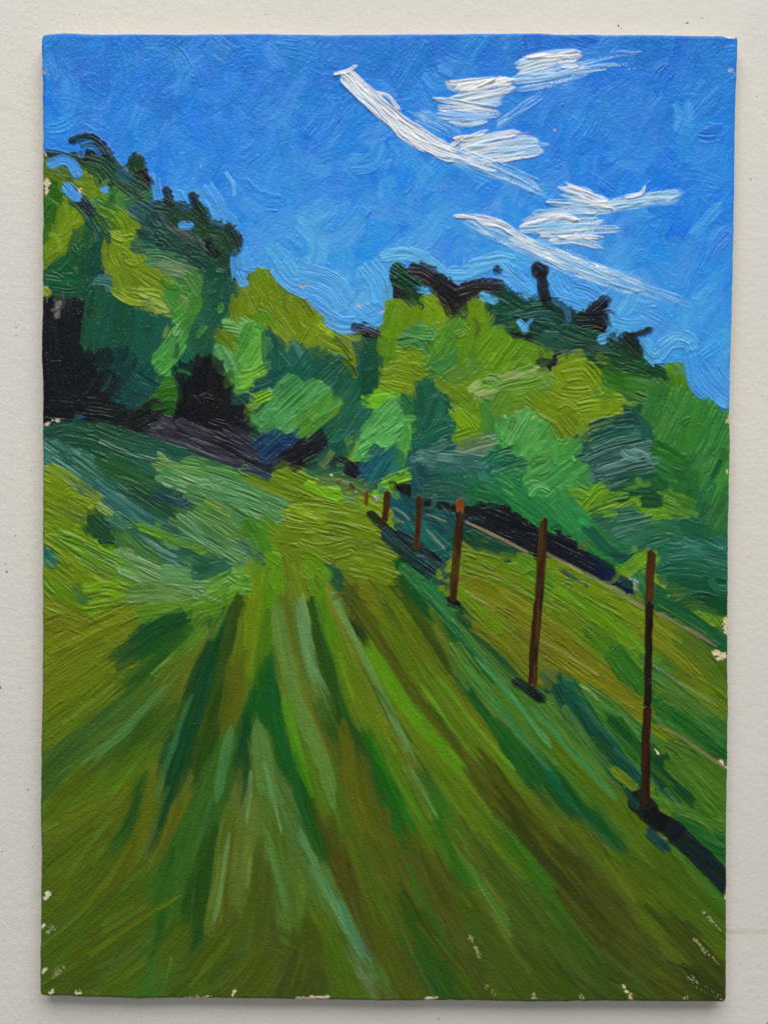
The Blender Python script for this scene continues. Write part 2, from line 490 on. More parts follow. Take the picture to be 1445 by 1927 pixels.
FIELD = """
85,815 120,806 170,812;40;24503c,2c5c44;
85,838 160,890 262,965;48;2f6248,46786c;t1.3
84,870 140,910 200,945;20;2c5c58,3c6c68;t1.1
180,832 230,850 295,884;44;1f5034,2a5c40;
190,808 260,835 335,872;38;2a5c40,245038;
242,832 320,850 405,874;32;244c3c,2c5044;
186,830 240,852 296,868;9;3c6458,84a890;t2
200,872 260,900 335,925;48;2a5a30,34643c;
182,912 270,970 385,1025;42;244e40,3c6864;t1.2
252,920 310,955 372,992;44;2c5a38,244c38;
210,972 280,1020 372,1066;32;2c6040,527f70;t1.3
330,960 380,990 420,1020;36;34683c;
260,990 310,1008 380,1030;18;5c9828;t1.4
232,1000 262,1030 300,1055;22;4c7c38,3c7440;
290,872 350,890 422,920;28;5a9448,6ca058;t1.5
342,872 400,885 470,905;34;4a8a3c,5a9a4c;t1.3
300,892 400,930 522,972;38;4f9150,70a870;t1.5
385,898 460,925 535,958;46;4c8c50,589858;t1.3
352,924 410,955 482,992;34;3c7440,4c844c;t1.3
372,962 420,990 472,1022;38;4a8038,588c44;t1.3
342,975 395,1015 455,1052;42;4c8646,649a64;t1.4
385,940 440,970;16;6c9c3c;
290,930 345,952;14;243c48;
84,885 125,905 184,948;38;918a08,a09a20;t1.4
85,920 120,935 165,955;46;838208,8f8a10;t1.1
86,962 115,975 155,992;44;7c840c,6c8018;
90,992 130,1015 184,1042;40;6f8420,7f8c2c;t1.2
102,1012 175,1045 252,1082;40;5f8430,709040;t1.3
86,1012 140,1050 205,1094;28;7a7c14,a09848;t1.4
85,1062 105,1080 135,1104;36;7c7c06,88841c;
82,1036 92,1052 106,1066;20;1f5a4c,2c6858;t1.4
122,962 138,972 158,978;14;4f7438;
174,970 186,988 204,1004;19;1f5030;t1.2
150,1040 220,1075 305,1104;42;5c8434,709450;t1.4
232,1060 305,1090 385,1122;46;5a9050,74a468;t1.3
302,1082 370,1088 445,1086;42;549050,609858;t1.1
330,1040 390,1065 430,1070;34;346a44,2c5c48;
86,1090 120,1125 172,1160;40;7c7c08,8c8820;t1.2
92,1140 125,1155 165,1172;40;7a8028,8c9048;t1.2
150,1118 160,1125 172,1132;22;3f7440;
162,1112 200,1105 240,1116;32;868408,98942c;t1.4
162,1150 205,1142 252,1136;34;858408,948c18;t1.4
90,1222 165,1185 252,1142;42;6f8006,7c880c;t1.3
86,1272 155,1230 235,1192;50;6c7c04,748408;t1.1
86,1332 160,1285 245,1230;54;667a04,6f8004;
86,1385 150,1340 225,1280;54;5f7604,687c04;
88,1180 120,1170 165,1185;36;747c08;
242,1120 300,1118 365,1132;46;5a9048,6c9c5c;t1.2
256,1152 330,1142 405,1132;22;4f8c28,5c9830;
370,1140 410,1130 440,1110;34;4a8c24,5c9830;
352,1152 310,1172 262,1206 210,1244;32;145838,1c6030;
326,1198 285,1215 238,1246;30;1f6038,2a6838;s3
344,1212 300,1250 245,1302;38;2a6838,347038;s3
386,1182 352,1218 288,1274;22;4a9438,62a850;t1.6
352,1232 312,1280 268,1334;38;4a7c34,588840;t1.1 s3
404,1190 370,1250 330,1330;34;4c7c2c,588438;s4
300,1292 210,1370 92,1445;56;3c7840,488048;t1.1 s5
205,1340 140,1400 86,1460;44;3f7a44,346c38;s5
330,1330 270,1400 215,1460;44;3f7434,387030;s5
290,1340 250,1420;26;346c14;s4
280,1400 240,1450 190,1500;44;4c8004,587c04;s5
180,1450 130,1500 86,1550;54;4c7404,587804;s5
250,1480 180,1580 120,1660;60;52760a,5c7404;s5
90,1560 130,1540 170,1520;40;5c7208,647404;s5
86,1640 150,1590 220,1540;60;4a6a04,546e04;s5
90,1720 170,1650 240,1590;60;4c6404,566a04;s5
90,1800 180,1720 270,1640;64;4a6204,526a04;s5
100,1860 190,1800 290,1720;64;485e04,506404;s5
200,1868 270,1820 340,1740;60;4c6804,546404;s5
150,1780 220,1740 300,1690;30;526e0a,486804;s4
432,1155 400,1230 360,1350 320,1470 282,1566;40;06533c,0c5c44;s4
405,1200 370,1270 345,1340;30;125a3c,0a5440;s4
445,1130 425,1250 398,1380 372,1480;34;3c6414,2f6018;s5
420,1300 390,1420 370,1470;34;2c5c14,285410;s4
472,1140 458,1220 445,1290;38;607808,6c7c04;s5
448,1240 436,1320 425,1385;44;7a6a04,6c6804;s5
495,1075 484,1140 474,1220;42;6a9a00,5c9404;s5
518,1065 508,1140 498,1240;36;4c9000,549604;s5
505,1170 496,1220 486,1280;32;4c8800,448408;s5
510,1235 496,1300 482,1360;46;0f6a3c,186c30;s5
500,1270 515,1340 535,1430;38;156a3c,206c28;s5
466,1360 460,1400 450,1440;24;0a5a44,145c34;s3
525,1120 540,1240 575,1370 610,1470;42;5c8a38,54843a;s4
542,1040 552,1080 566,1130;46;7f7a04,747a04;s4
520,1060 530,1120;24;6c9020;s4
563,1128 580,1205 608,1290 630,1340;24;4f8c4a,5c965a;s2 t1.1
582,1150 610,1260 645,1390 660,1440;28;2a5c18,34681c;s5
598,1060 622,1160 650,1270;40;5a9a04,4c9008;s5
624,1120 660,1210 720,1330 780,1440;36;5c8c38,649440;s4
640,1220 690,1330 740,1420;38;5c9404,54900c;s5
622,1118 638,1140;12;589058;t1.2
606,1055 625,1090 640,1115;14;2c5c38;s3
664,1168 682,1195 698,1226;18;2c4c20,243c1c;s2
694,1225 745,1315 810,1420 880,1510;42;5c9004,509004;s3
700,1290 750,1380 800,1450;12;346c1c;s3
655,1115 715,1205 790,1320 860,1410 980,1560;40;6f6404,5c5804;s3 t1.1
665,1085 720,1150 770,1220;40;747c08,6c7c08;s3
700,1080 755,1165 810,1250 850,1310;40;568008,5c8808;s4
745,1110 800,1180 840,1250;26;465c10,34540c;s4
722,1130 750,1180;16;2f6420;s4
728,1180 800,1290 880,1390 960,1490;36;4a8414,548a14;s3
745,1062 800,1140 880,1230 930,1290;34;1f6420,185c30;s3
752,1068 830,1155 910,1240 990,1330;18;247a50,3c8c5c;t1.3
810,1155 835,1205 860,1250;26;5c8838,508030;s4
862,1150 930,1240 1010,1330 1110,1450;42;3c8a48,4c9454;s2 t1.1
850,1212 895,1275 960,1350 1040,1440;34;459048,569c58;t1.3
800,1250 860,1340 950,1450;34;4a8c28,58942c;s3
852,1268 866,1285 882,1310;9;1a6450;t1.3
880,1300 940,1385 1000,1460;20;24703c,1c683c;s3
950,1300 1020,1380 1100,1470;38;3a8038,449040;s3
1000,1360 1060,1430 1130,1500 1190,1560;34;448430,3c8038;s3
880,1400 960,1490 1040,1570;34;588408,4c7c08;s4
862,1142 920,1205 992,1278;40;08503c,105844;s2 t1.1
880,1330 930,1400;18;5c8c1c;s3
430,1385 400,1500 360,1640;44;3a7a40,34743c;s5
412,1420 365,1520 325,1640 272,1878;36;3c7c40,347838;s5
335,1560 310,1650 300,1740;40;347434,307020;s5
395,1560 380,1650 372,1745;34;2c5c08,286004;s5
300,1460 270,1560 240,1640;40;667404,606c04;s4
262,1480 245,1540 214,1592;20;2c6424,28602c;s4
250,1580 228,1640 200,1690;30;4c7004;s5
360,1470 330,1540 300,1610;26;646c04,706c04;s4
488,1385 500,1470 525,1580 545,1725;50;4f8848,488444;s4
520,1480 560,1560 620,1680 690,1810;46;44804a,4c8a58;s4
430,1540 415,1620 395,1745;24;558848,4a803c;d.12 s3
460,1520 448,1600 438,1695;26;5a8c50,508448;d.1 s3
440,1540 428,1640 415,1760;18;646404,5c6404;s4
500,1640 490,1700 480,1760;40;3f6c10,486c08;s5
545,1410 575,1510 600,1600;34;1f6018,286414;s5
572,1390 605,1490 640,1590;34;4a8c04,448804;s5
615,1460 640,1540;30;4c8028,447c20;s5
618,1540 655,1660 698,1795;40;5c4c00,645404;s5
642,1390 680,1500 725,1620;42;5c6004,546404;s5
650,1560 700,1680 740,1780;34;4c7804,447404;s5
690,1380 735,1480 780,1590;30;1f6c20,2c7014;s5
720,1400 775,1500 830,1610;40;4c9004,468804;s5
700,1560 745,1660 790,1760;36;54640a,585c04;s5
780,1480 830,1560 900,1660;36;2c7804,387c08;s5
758,1440 785,1490 812,1545;13;5c9048;d.3
846,1560 875,1610 935,1710;22;4f7c3c,588848;d.3
770,1560 810,1640 860,1740;40;585c04,545404;s5
820,1440 880,1520 950,1610;40;549008,488404;s5
895,1420 970,1520 1090,1655;46;5c5004,484404;s4
960,1530 1050,1630 1130,1730;36;444204,4c4804;s4
1000,1560 1080,1650 1180,1760;26;4c5404,585c04;s4
930,1560 1000,1650 1060,1730;26;3c7c04,308004;s4
900,1600 980,1700 1060,1800;44;3c6c1c,487420;s5
980,1660 1060,1750 1140,1850;44;386a28,407028;s5
860,1680 930,1780 1000,1868;48;486004,4c5c04;s5
755,1690 800,1770 850,1862;44;2c6404,346804;s4
800,1740 860,1820 900,1868;36;405c04,4c6404;s5
690,1700 730,1790 770,1868;46;486c10,446804;s5
600,1720 640,1800 670,1868;54;487404,4c6c04;s5
560,1860 580,1800 590,1750;60;545404,5c5804;s5
500,1800 470,1850 440,1872;60;4c5c04,546004;s5
420,1780 380,1830 330,1870;60;486004,506404;s5
540,1790 600,1810;40;5a5a04,505804;s5
660,1790 675,1815 684,1840;26;4f8868,589070;d.35
1015,1425 1090,1520 1175,1620;28;0a5c34,146438;s4
1040,1400 1120,1480 1190,1545;28;587c08,4c7c0c;s3
1150,1500 1220,1590 1300,1680;44;5a7404,526c04;s4
1100,1560 1200,1680 1300,1790;46;546804,5c6c04;s4
1180,1620 1270,1700 1366,1790;50;4c6404,546c04;s4
1230,1600 1290,1670 1366,1740;46;4c6804,446004;s4
1060,1680 1150,1780 1240,1868;50;464c04,4c5004;s4
1150,1760 1240,1840 1300,1878;50;4c5804,444c04;s4
1240,1720 1310,1790 1366,1850;50;3c5804,345404;s4
1120,1820 1170,1850 1220,1878;44;445404;s4
1000,1800 1040,1840 1080,1878;44;4c5804,405804;s4
1300,1840 1340,1860 1366,1878;40;304e04;s4
455,888 500,908 565,932;34;7a8010,6c7c14;t1.2
455,882 480,888 508,902;16;1c3048;t1.3
522,885 570,905 625,932;46;74800c,7f8c18;t1.2
575,905 600,918 645,935;28;8ab004,7ca804;t1.4
580,902 620,915 690,942;10;8c9420,b0b450;t1.8
640,930 680,945 730,972;42;7f8c10,8c9430;t1.3
548,952 620,962 715,985;42;7c8408,909038;t1.4
545,965 575,975 615,992;30;85840c,a8a048;t1.8
520,1000 570,1005 645,1012;46;7a7c04,8c8820;t1.4
602,1000 660,1012 742,1045;52;7a8008,847f08;t1.2
560,1030 600,1040 660,1030;36;7c7c0c,908c34;t1.4
560,1020 590,1040 630,1060;16;8c8418;t1.8
662,1062 700,1070 742,1085;50;748004,7c8208;t1.1
462,985 480,1015 500,1055;42;4a8a14,408424;s4
488,975 500,985 522,1000;26;508c20;s3
572,1052 590,1062 612,1088;36;5c8c04,68900c;s4
448,1018 470,1032 494,1052;22;3f6a4c,4c785c;
505,1050 520,1060;30;6c8c24;s4
388,1122 410,1095 442,1080;24;5c9c34,6cac48;t1.7
396,1128 432,1106 468,1090;22;68aa3c,549430;t1.7
430,1085 452,1100 474,1104;20;5aa03c;t1.5
362,1088 395,1070 430,1062;32;2f6440,285848;s3
872,1052 950,1080 1050,1130 1120,1170;44;7a8004,6c7c08;t1.1
880,1100 960,1140 1060,1210 1130,1270;46;7c8004,747c10;t1.1
890,1165 950,1210 1010,1275;46;747c08,6c7808;
862,1110 900,1150 940,1190;30;7c8010,848420;
972,1058 1040,1105 1120,1160 1190,1220;32;4f9008,5c9410;
1048,1075 1120,1110 1215,1165;46;748004,7c8408;t1.1
1060,1150 1120,1200 1180,1260;36;5c8c10,6c8c14;
1100,1180 1150,1225 1215,1300;40;3c8828,448c30;t1.1
1150,1222 1180,1262 1216,1310;46;3a8838,2f8040;t1.2
1030,1215 1110,1270 1216,1345;46;747804,7c8008;t1.1
1230,1172 1280,1210 1335,1262;54;708004,788404;
1270,1190 1320,1235 1366,1285;44;4a8034,447c38;
1240,1282 1285,1310 1335,1352;42;788404,708008;
1300,1290 1335,1310 1366,1335;40;5c7808,688008;
1215,1260 1285,1315 1365,1382;36;34804a,408c54;t1.2
1232,1335 1300,1380 1366,1440;50;2c7a40,34844a;t1.2
1262,1345 1310,1380 1366,1425;24;1a6a3c,247444;t1.3
1228,1368 1245,1380 1268,1398;22;8a8408,7c7c08;
1095,1292 1150,1330 1216,1390;30;3c9050,4c9c5c;t1.4
1110,1340 1160,1390 1216,1440;26;3c8c3c,489444;
1055,1282 1100,1355 1195,1485;52;06483c,0f5440;t1.1
1150,1350 1180,1390 1210,1430;36;1c6440,145c3c;
1058,1330 1110,1400 1170,1470;16;3f8850,4c9058;t1.2
1150,1446 1170,1462 1196,1485;20;6c8404,748c04;t1.2
1232,1420 1255,1460 1298,1515;46;0a503c,145c40;
1226,1398 1240,1418;12;2c6c30;
1262,1420 1310,1465 1366,1525;60;3f8838,4c9044;t1.2
1255,1395 1310,1425 1366,1475;26;44803c,3c7c3c;
1272,1540 1315,1560 1362,1592;24;1f6a40,2c7c4c;t1.3
1262,1520 1310,1535 1362,1560;20;3c8440,488c48;
1268,1590 1310,1630 1356,1682;38;347a34,3c843c;t1.1
800,1040 830,1060 845,1085;20;24403c;
840,1075 870,1050;14;808c30;d.3
880,1005 920,1025 962,1042;24;1c4c34,24543c;
1056,1072 1080,1088 1105,1104;9;1c4038;
1232,1125 1280,1150 1362,1208;28;1c6440,286c48;
1234,1085 1280,1120 1350,1172;26;5c9418,689c20;t1.3
1190,1075 1205,1095 1210,1120;22;3c7c3c,2c7048;
1188,1090 1200,1098;12;8c9c88;d.4
"""
BARE = """
86,336 90,352 86,366;9.36;dccbb0;d.1
83,284 88,296;6.24;d8c6aa;d.1
149,354 153,362;10.92;d0bda0;d.15
85,800 100,792 116,790;5.46;d8c8b0;d.2
1370,778 1369,802;7.02;d8c4a0;d.05
1366,880 1367,894;3.9;d0bc98;
1364,1160 1366,1196;7.8;dcccac;d.05
1340,1228 1356,1232 1366,1238;14.04;d8c8a0;d.15
1230,1408 1241,1422;4;d8ccac;d.1
1352,1426 1368,1446;6.24;dccdb0;
1362,1680 1367,1696;6.24;dccdb0;
84,1692 96,1676;9.36;d8cdb4;d.15
79,1748 86,1736;5.46;d8cdb4;
90,1756 104,1742;10.92;b8b48c;d.5
80,1834 90,1820;6.24;d0c8a4;d.1
100,1838 122,1814;9.36;a8ac78;d.5
93,1872 104,1860;9.36;cfc4a6;d.2
142,1873 154,1862;9.36;c0ba94;d.4
345,1878 400,1874;4.68;dccdae;d.15
438,1876 444,1860;5.46;dccdae;d.2
555,1879 585,1876;4.68;dccdae;d.3
560,1880 622,1874;5.46;dccdae;d.3
798,1879 824,1876;4.68;dccdae;d.2
1000,1868 1014,1884;9;d0c69a;d.5
1085,1862 1100,1884;6.24;c0bc88;d.5
1170,1852 1190,1882;7.02;c8bf90;d.35
1286,1880 1294,1872;6.24;c8bf98;d.2
1290,1836 1325,1858 1358,1880;9;c4bc8c;d.7
1320,1714 1358,1752;7;b8b880;d.62
1302,1766 1358,1820;7;b4b478;d.62
882,1758 904,1802;7;b4b478;d.62
912,1852 936,1876;7.02;b0b070;d.6
320,1800 330,1820;5.46;a8ac78;d.6
376,308 382,314;6;c4a8a0;d.4
838,157 848,154;6;b8a090;d.4
1042,240 1046,248;6.24;a8a4b8;d.2
1262,520 1266,512;3.9;98a0a8;d.4
560,535 580,540;6.24;b0b0a0;d.3
672,572 680,578;6;c8bcb8;d.4
718,588 726,578;7.8;c0b4a0;d.3
1370,130 1382,140;5.46;c4b0a0;d.3
82,130 86,142;4.68;c8b49c;d.1
1360,68 1384,70;4.68;f0e8dc;d.1
105,200 110,204;4.68;b8a8a8;d.2
185,604 190,610;4.68;888c88;d.3
1230,708 1240,720;3.9;789080;d.5
"""
FENCE = """
690,921 689,952;9;5c3c18;t1.4
730,925 727,955 722,984;13;543410,3e260c;t1.8
790,934 788,970 783,1036;13;4c3010,38240a;t1.8
865,940 864,970;16;7a4018;t1.8
866,962 860,1030 851,1132;17;46300e,30220a;t2
1022,976 1020,1020;17;40301a,30240e;t1.9
1020,1015 1015,1100 1006,1200 1001,1290;18;34240c,46300f;t2
1224,1036 1222,1090 1220,1135;18;482c10,38220c;t2
1220,1130 1219,1220 1217,1330;16;2c200a,241a08;t2
1218,1328 1214,1400 1214,1512;18;3a240e,2a1a08;t2
606,880 611,884;10;5c4c2c;t1.4
622,893 626,896;7;a8a488;t1.4
638,902 640,908;9;5c4c24;t1.4
660,912 664,918;11;4c3c24;t1.4
669,925 672,928;7;8c8468;t1.4
706,934 712,942;11;44403c,8c8c88;t1.4
"""
FEET = """
1228,1570 1262,1580;10;8c8c78;d.45
740,955 758,966 772,980;7;8a9488;d.25
735,965 748,978 762,985;6;8a9488;d.3
800,996 815,1010 838,1034;7;a09484;t1.2
795,1042 810,1052 828,1066;10;a49890,5c5c5c;d.2
800,968 818,972 840,984;6;98a070;d.3
876,982 925,1006 994,1040;9;b89c7c,a8947c;t1.3
1026,1042 1060,1058 1100,1080;9;b0a080,8c8c68;t1.2
1098,1078 1150,1108 1212,1146;10;7f8c58,98946c;
1232,1152 1290,1182 1352,1217;11;a08874,98806c;
876,1060 935,1082 994,1120;6;a8a05c;t1.2 d.1
874,1112 905,1132 932,1152;6;a8a468;t1.1 d.15
1014,1120 1090,1165 1208,1232;6;7c8a48;t1.1
1012,1203 1060,1228 1128,1272;9;b0a064,a0985c;t1.4
1128,1268 1150,1290;6;8c8c30;
1232,1255 1275,1284 1350,1326;7;7c947c;t1.3
1234,1362 1285,1390 1366,1446;10;a89468,8c8058;
1092,1290 1110,1300 1125,1318;8;b8b488;d.3
1196,1502 1206,1512 1222,1530;46;0b0f14,12161a;t1.3 r1
1214,1526 1230,1540 1250,1554;40;0b0f14,0f1418;t1.2
1226,1540 1252,1552 1284,1576;40;0a0f14,0f1418;t1.3
1264,1562 1318,1612 1374,1672;42;0b141f,101c28;t1.2
1216,1560 1232,1578 1258,1602;20;0f3c3c,0c3034;t1.4
1178,1484 1186,1502 1200,1522;15;143c34;
840,1126 854,1134 868,1141;18;0c1218,141c24;t1.6
966,1280 992,1296 1024,1318;22;0f201a,1a2c24;t1.8
990,1296 1012,1312 1022,1320;14;0c1418;t1.6
692,962 735,1002 778,1032;18;101c1c,1c2c2c;t1.5
720,1000 765,1045 818,1085;24;0c2a2c,143c3c;t1.5
745,1000 790,1028 830,1062;16;0f2024,1c3034;t1.3
"""
CLOUD_WASH = """
850,165 900,160 955,155;24;d4dee6,9cbce4;d.1
840,195 890,195 945,185;34;c4d4e6,7aa6e2;d.2
835,218 880,222 930,212;26;a8c4e8,6a9ee2;d.3
985,120 1030,112 1088,106;34;c8d8e8,80ace4;d.2
975,152 1030,146 1095,132;36;9cbce8,5c98e2;d.35
870,285 930,276 1005,272;48;c0d2e6,78a6e2;d.2
1000,278 1025,280;30;7cacea;d.5
780,215 830,236 860,256;34;7caaea,4f8ee2;d.4
660,150 740,225 840,286;30;d4dce0,b0c0cc;
840,290 930,322 1015,356;34;94b8e8,5c98e2;d.35
1060,360 1100,374 1150,388;30;a8c6ea,6ea2e6;d.2
1060,386 1110,390 1170,386;24;a4c2ea,6ca0e6;d.3
1150,386 1210,378 1275,370;30;9cc4ee,649ee8;d.2
990,425 1050,418 1130,412;44;a8c6ec,6ca0e6;d.25
1020,448 1080,446 1125,455;34;a0c0ea,649ce6;d.3
880,415 960,448 1040,484;34;8ab6ee,5a98e8;d.3
960,450 1080,500 1200,540;40;9cc0ec,629ce8;d.3
1120,512 1200,542 1290,572;26;7cacea,5090e4;d.4
"""
TOPS = """
205,305 225,328 255,348;34;23482f,1c3a2a;r1
175,300 195,306 210,318;24;1f3f30;r1
296,388 318,392 345,402;28;1d3a2c,24443a;r1
335,392 358,404 385,425;34;213f2c,1c3628;r1
400,430 425,440 440,470;40;23462f,1d3a2b;r1
790,520 830,540 850,560;36;1c1b20,262429;r1 s3
930,548 960,560 990,575;30;123a2c,184434;r1
1035,572 1065,590 1100,606;34;14302a,1c3c32;r1
1150,640 1175,652 1200,668;34;153024,1c3c2c;r1
1012,506 1020,512;38;15151b,1f1f24;t1.3 r1 s2.5
1018,512 1021,535 1026,562;24;17161c,211f23;s2
932,505 940,510;20;14141b;t1.5 r1 s2
744,506 756,514;34;11382a,1c5440;t2 r1
752,512 770,524 788,538;22;103828,1a4c3a;t2 r1
776,508 800,512 824,528;34;1b1b20,2a282b;t1.1 r1 s3
822,526 836,542 858,556;38;1b1a20,242228;r1 s3
866,546 895,538 938,540;26;211f25,2b292d;r1 s3
1106,592 1124,576 1142,558;24;12131a,20242a;t1.6
1092,602 1116,602 1138,606;32;14171b,23272c;t1.4 r1
1176,632 1200,628 1226,620;16;1b1c21,2a2c30;t1.3
1172,634 1188,650 1200,662;30;14201e,1c2c24;r1
258,300 262,318;34;1c3a24,243f2a;t1.6 r1
264,326 274,338 285,350;22;1a1c21,26292d;t1.6 r1
314,354 318,370 324,382;20;17211f,1d2d28;t1.3 r1
362,366 370,382 382,400;22;1a1b21,242f33;t1.4 r1
376,392 384,404 386,416;26;1f3a22,1a2c1e;r1
430,426 440,440 450,458;22;1d2a22,15171d;t1.3 r1
134,267 152,259 174,259 194,274 206,290 213,303;16;141d22,1c3a38;t1.8
664,616 686,618 712,628;20;191a1e,303034;t1.3 r1
"""
STREAKS = """
583,1143 620,1233 655,1366;13;1c4416,24501c;s4
563,1128 586,1250 606,1292;22;558250,5e8a58;s2 t1.6
520,1150 553,1300 606,1432 632,1512;28;5a8440,50783a;s5
536,1306 560,1415 580,1482;22;4a8804,447c08;s5
510,1233 516,1332 546,1432 580,1565;16;0c4c30,145428;s5
626,1120 686,1240 739,1349 772,1419;15;628e52,588448;s3 t1.4
712,1300 742,1345 772,1392;9;1c4414;s3
696,1226 768,1332 868,1449;28;549204,4c8806;s3
812,1332 838,1370 861,1405;8;1c4808;s3
772,1445 795,1488 818,1532;8;648c48;d.2
649,1372 665,1498 695,1578;26;585a04,505804;s5
473,1452 468,1510 463,1565;11;5c8450;d.15 s3
500,1445 515,1505 530,1565;8;6c9460;d.2 s3
488,1375 494,1420 505,1500;34;52783a,4c7440;s4 t1.2
432,1372 424,1420 408,1500;20;4c7c4a,447444;s3 t1.2
360,1310 320,1420 296,1500;12;3c6c3c;s4
300,1300 240,1370 170,1430;16;48783c,4c7c44;s4
560,1560 600,1640 640,1720;14;4c7c50,548458;s4
640,1700 662,1752 690,1806;20;4c8060,44785a;d.15 s3
500,1560 520,1640 540,1715;14;4a7640;s5
430,1580 418,1660 404,1730;10;5c8450;d.2 s3
900,1240 960,1310 1030,1395;12;4c8c54,579560;t1.6 s2
880,1255 930,1320 985,1390;10;3c7c3c;s3
830,1280 890,1360 960,1440;8;609424;t1.5 s2
800,1300 850,1370 905,1440;8;588c20;s2
1010,1340 1080,1420 1150,1495;14;3c7c44;s3
940,1330 1000,1410 1050,1470;12;146040;s4
1020,1450 1090,1530 1160,1600;16;0a5034;s4
870,1480 940,1570 1010,1650;12;3c5004;s4
940,1530 1010,1610 1080,1690;10;343804;s3
1070,1600 1150,1690 1230,1770;10;3c3e04;s3
860,1600 900,1660 950,1730;14;3c6c30;d.2 s3
700,1400 740,1480 775,1560;14;246408;s4
770,1640 810,1720 850,1800;16;285808;s4
720,1660 750,1730 780,1800;10;545804;s4
240,1600 200,1660 150,1720;12;566406;s4
330,1690 250,1740 180,1790;10;5a6808;s3
"""
# ------------------------------------------------------------------ paint engine: strokes laid one over another on a fine relief grid
RNG = np.random.default_rng(7)
STEP = 1.32
NX = int(1300 / STEP); NY = int(1816 / STEP)
TAB = RNG.random((256, 256)).astype(np.float32)

def noise(a, b):
    """smooth value noise, a and b arrays in cells"""
    a = np.asarray(a, np.float32); b = np.asarray(b, np.float32)
    ia = np.floor(a).astype(np.int32); ib = np.floor(b).astype(np.int32)
    fa = a - ia.astype(np.float32); fb = b - ib.astype(np.float32)
    fa = fa * fa * (3 - 2 * fa); fb = fb * fb * (3 - 2 * fb)
    i0 = ia & 255; i1 = (ia + 1) & 255; j0 = ib & 255; j1 = (ib + 1) & 255
    return ((TAB[i0, j0] * (1 - fa) + TAB[i1, j0] * fa) * (1 - fb)
            + (TAB[i0, j1] * (1 - fa) + TAB[i1, j1] * fa) * fb)

def sstep(x, a, b):
    t = np.clip((x - a) / (b - a), 0, 1)
    return t * t * (3 - 2 * t)

# outline of the hand-stretched canvas (slightly bowed, corners softened)
def interp(v, pts):
    p = np.array(pts, float)
    return np.interp(v, p[:, 0], p[:, 1])
vv = np.linspace(0, 1, NY); uu = np.linspace(0, 1, NX)
yy = 65 + vv * 1816; xx = 80 + uu * 1296
def wob(n, amp, cell, seed):
    t = np.arange(n)
    return (noise(t / cell + seed, np.full(n, seed * 1.7)) - .5) * 2 * amp
LEFT = interp(yy, [(65, 80), (90, 79), (150, 81), (300, 82), (560, 81.5), (670, 79), (720, 82), (1050, 81.5), (1300, 81), (1400, 78.5), (1560, 77.5), (1600, 79), (1690, 78), (1881, 76.5)]) + wob(NY, .6, 18, 3) + wob(NY, .35, 4, 9)
RIGHT = interp(yy, [(65, 1387.5), (110, 1386), (200, 1382.5), (400, 1380), (560, 1376.5), (770, 1371.5), (830, 1372.5), (1000, 1369), (1250, 1367.5), (1330, 1369), (1500, 1366), (1700, 1365), (1881, 1365)]) + wob(NY, .5, 20, 21) + wob(NY, .35, 4, 33)
TOP = interp(xx, [(80, 65.5), (118, 62.5), (160, 64.5), (350, 65), (470, 63.5), (620, 66), (700, 65), (1000, 62.5), (1040, 65), (1250, 66.5), (1376, 68.5)]) + wob(NX, .5, 18, 41) + wob(NX, .35, 4, 45)
BOT = interp(xx, [(80, 1872.5), (110, 1874), (270, 1879.5), (330, 1877.5), (500, 1879), (720, 1883), (860, 1882), (1040, 1885.5), (1100, 1883.5), (1376, 1885)]) + wob(NX, .7, 14, 51) + wob(NX, .5, 4, 55)
U, V = np.meshgrid(uu, vv)
X = (LEFT[:, None] * (1 - U) + RIGHT[:, None] * U)
Y = (TOP[None, :] * (1 - V) + BOT[None, :] * V)
# soften the four corners
for cu, cv in ((0, 0), (1, 0), (0, 1), (1, 1)):
    r = 9.0
    ex = (U if cu == 0 else 1 - U) * 1296; ey = (V if cv == 0 else 1 - V) * 1816
    near = (ex < r) & (ey < r)
    a = r - ex; b = r - ey
    m = np.maximum(a, b); rad = np.sqrt(a * a + b * b) + 1e-6
    k = np.where(near, m / rad, 1.0)
    X = X + (1 if cu == 0 else -1) * np.where(near, a * (1 - k), 0)
    Y = Y + (1 if cv == 0 else -1) * np.where(near, b * (1 - k), 0)
X = X.astype(np.float32); Y = Y.astype(np.float32)

def lin(h):
    c = np.array([int(h[i:i + 2], 16) for i in (0, 2, 4)], float) / 255
    return np.where(c <= .04045, c / 12.92, ((c + .055) / 1.055) ** 2.4).astype(np.float32)

def albedo(c, y):
    """turn the tone a stroke shows under the window into the pigment's own reflectance"""
    k_ = float(np.interp(y, [60, 1890], [0, 1])); e = E_TOP * (1 - k_) + E_BOT * k_
    a = np.maximum(c - SHEEN, c * .42) / e
    g = a.mean()
    a = g + (a - g) * SATUR
    return np.clip(a, .0025, .86).astype(np.float32)

C = np.zeros((NY, NX, 3), np.float32)
H = np.zeros((NY, NX), np.float32)
ID = np.full((NY, NX), -1, np.int32)
STROKES = []                     # (layer, hand, group)

def smooth_path(p):
    p = np.array(p, float)
    if len(p) < 3:
        return p
    out = []
    q = np.vstack([2 * p[0] - p[1], p, 2 * p[-1] - p[-2]])
    for i in range(1, len(q) - 2):
        p0, p1, p2, p3 = q[i - 1:i + 3]
        for t in ((0, .25, .5, .75) if np.hypot(*(p2 - p1)) > 24 else (0, .5)):
            out.append(.5 * ((2 * p1) + (-p0 + p2) * t + (2 * p0 - 5 * p1 + 4 * p2 - p3) * t * t + (-p0 + 3 * p1 - 3 * p2 + p3) * t ** 3))
    out.append(p[-1])
    return np.array(out)

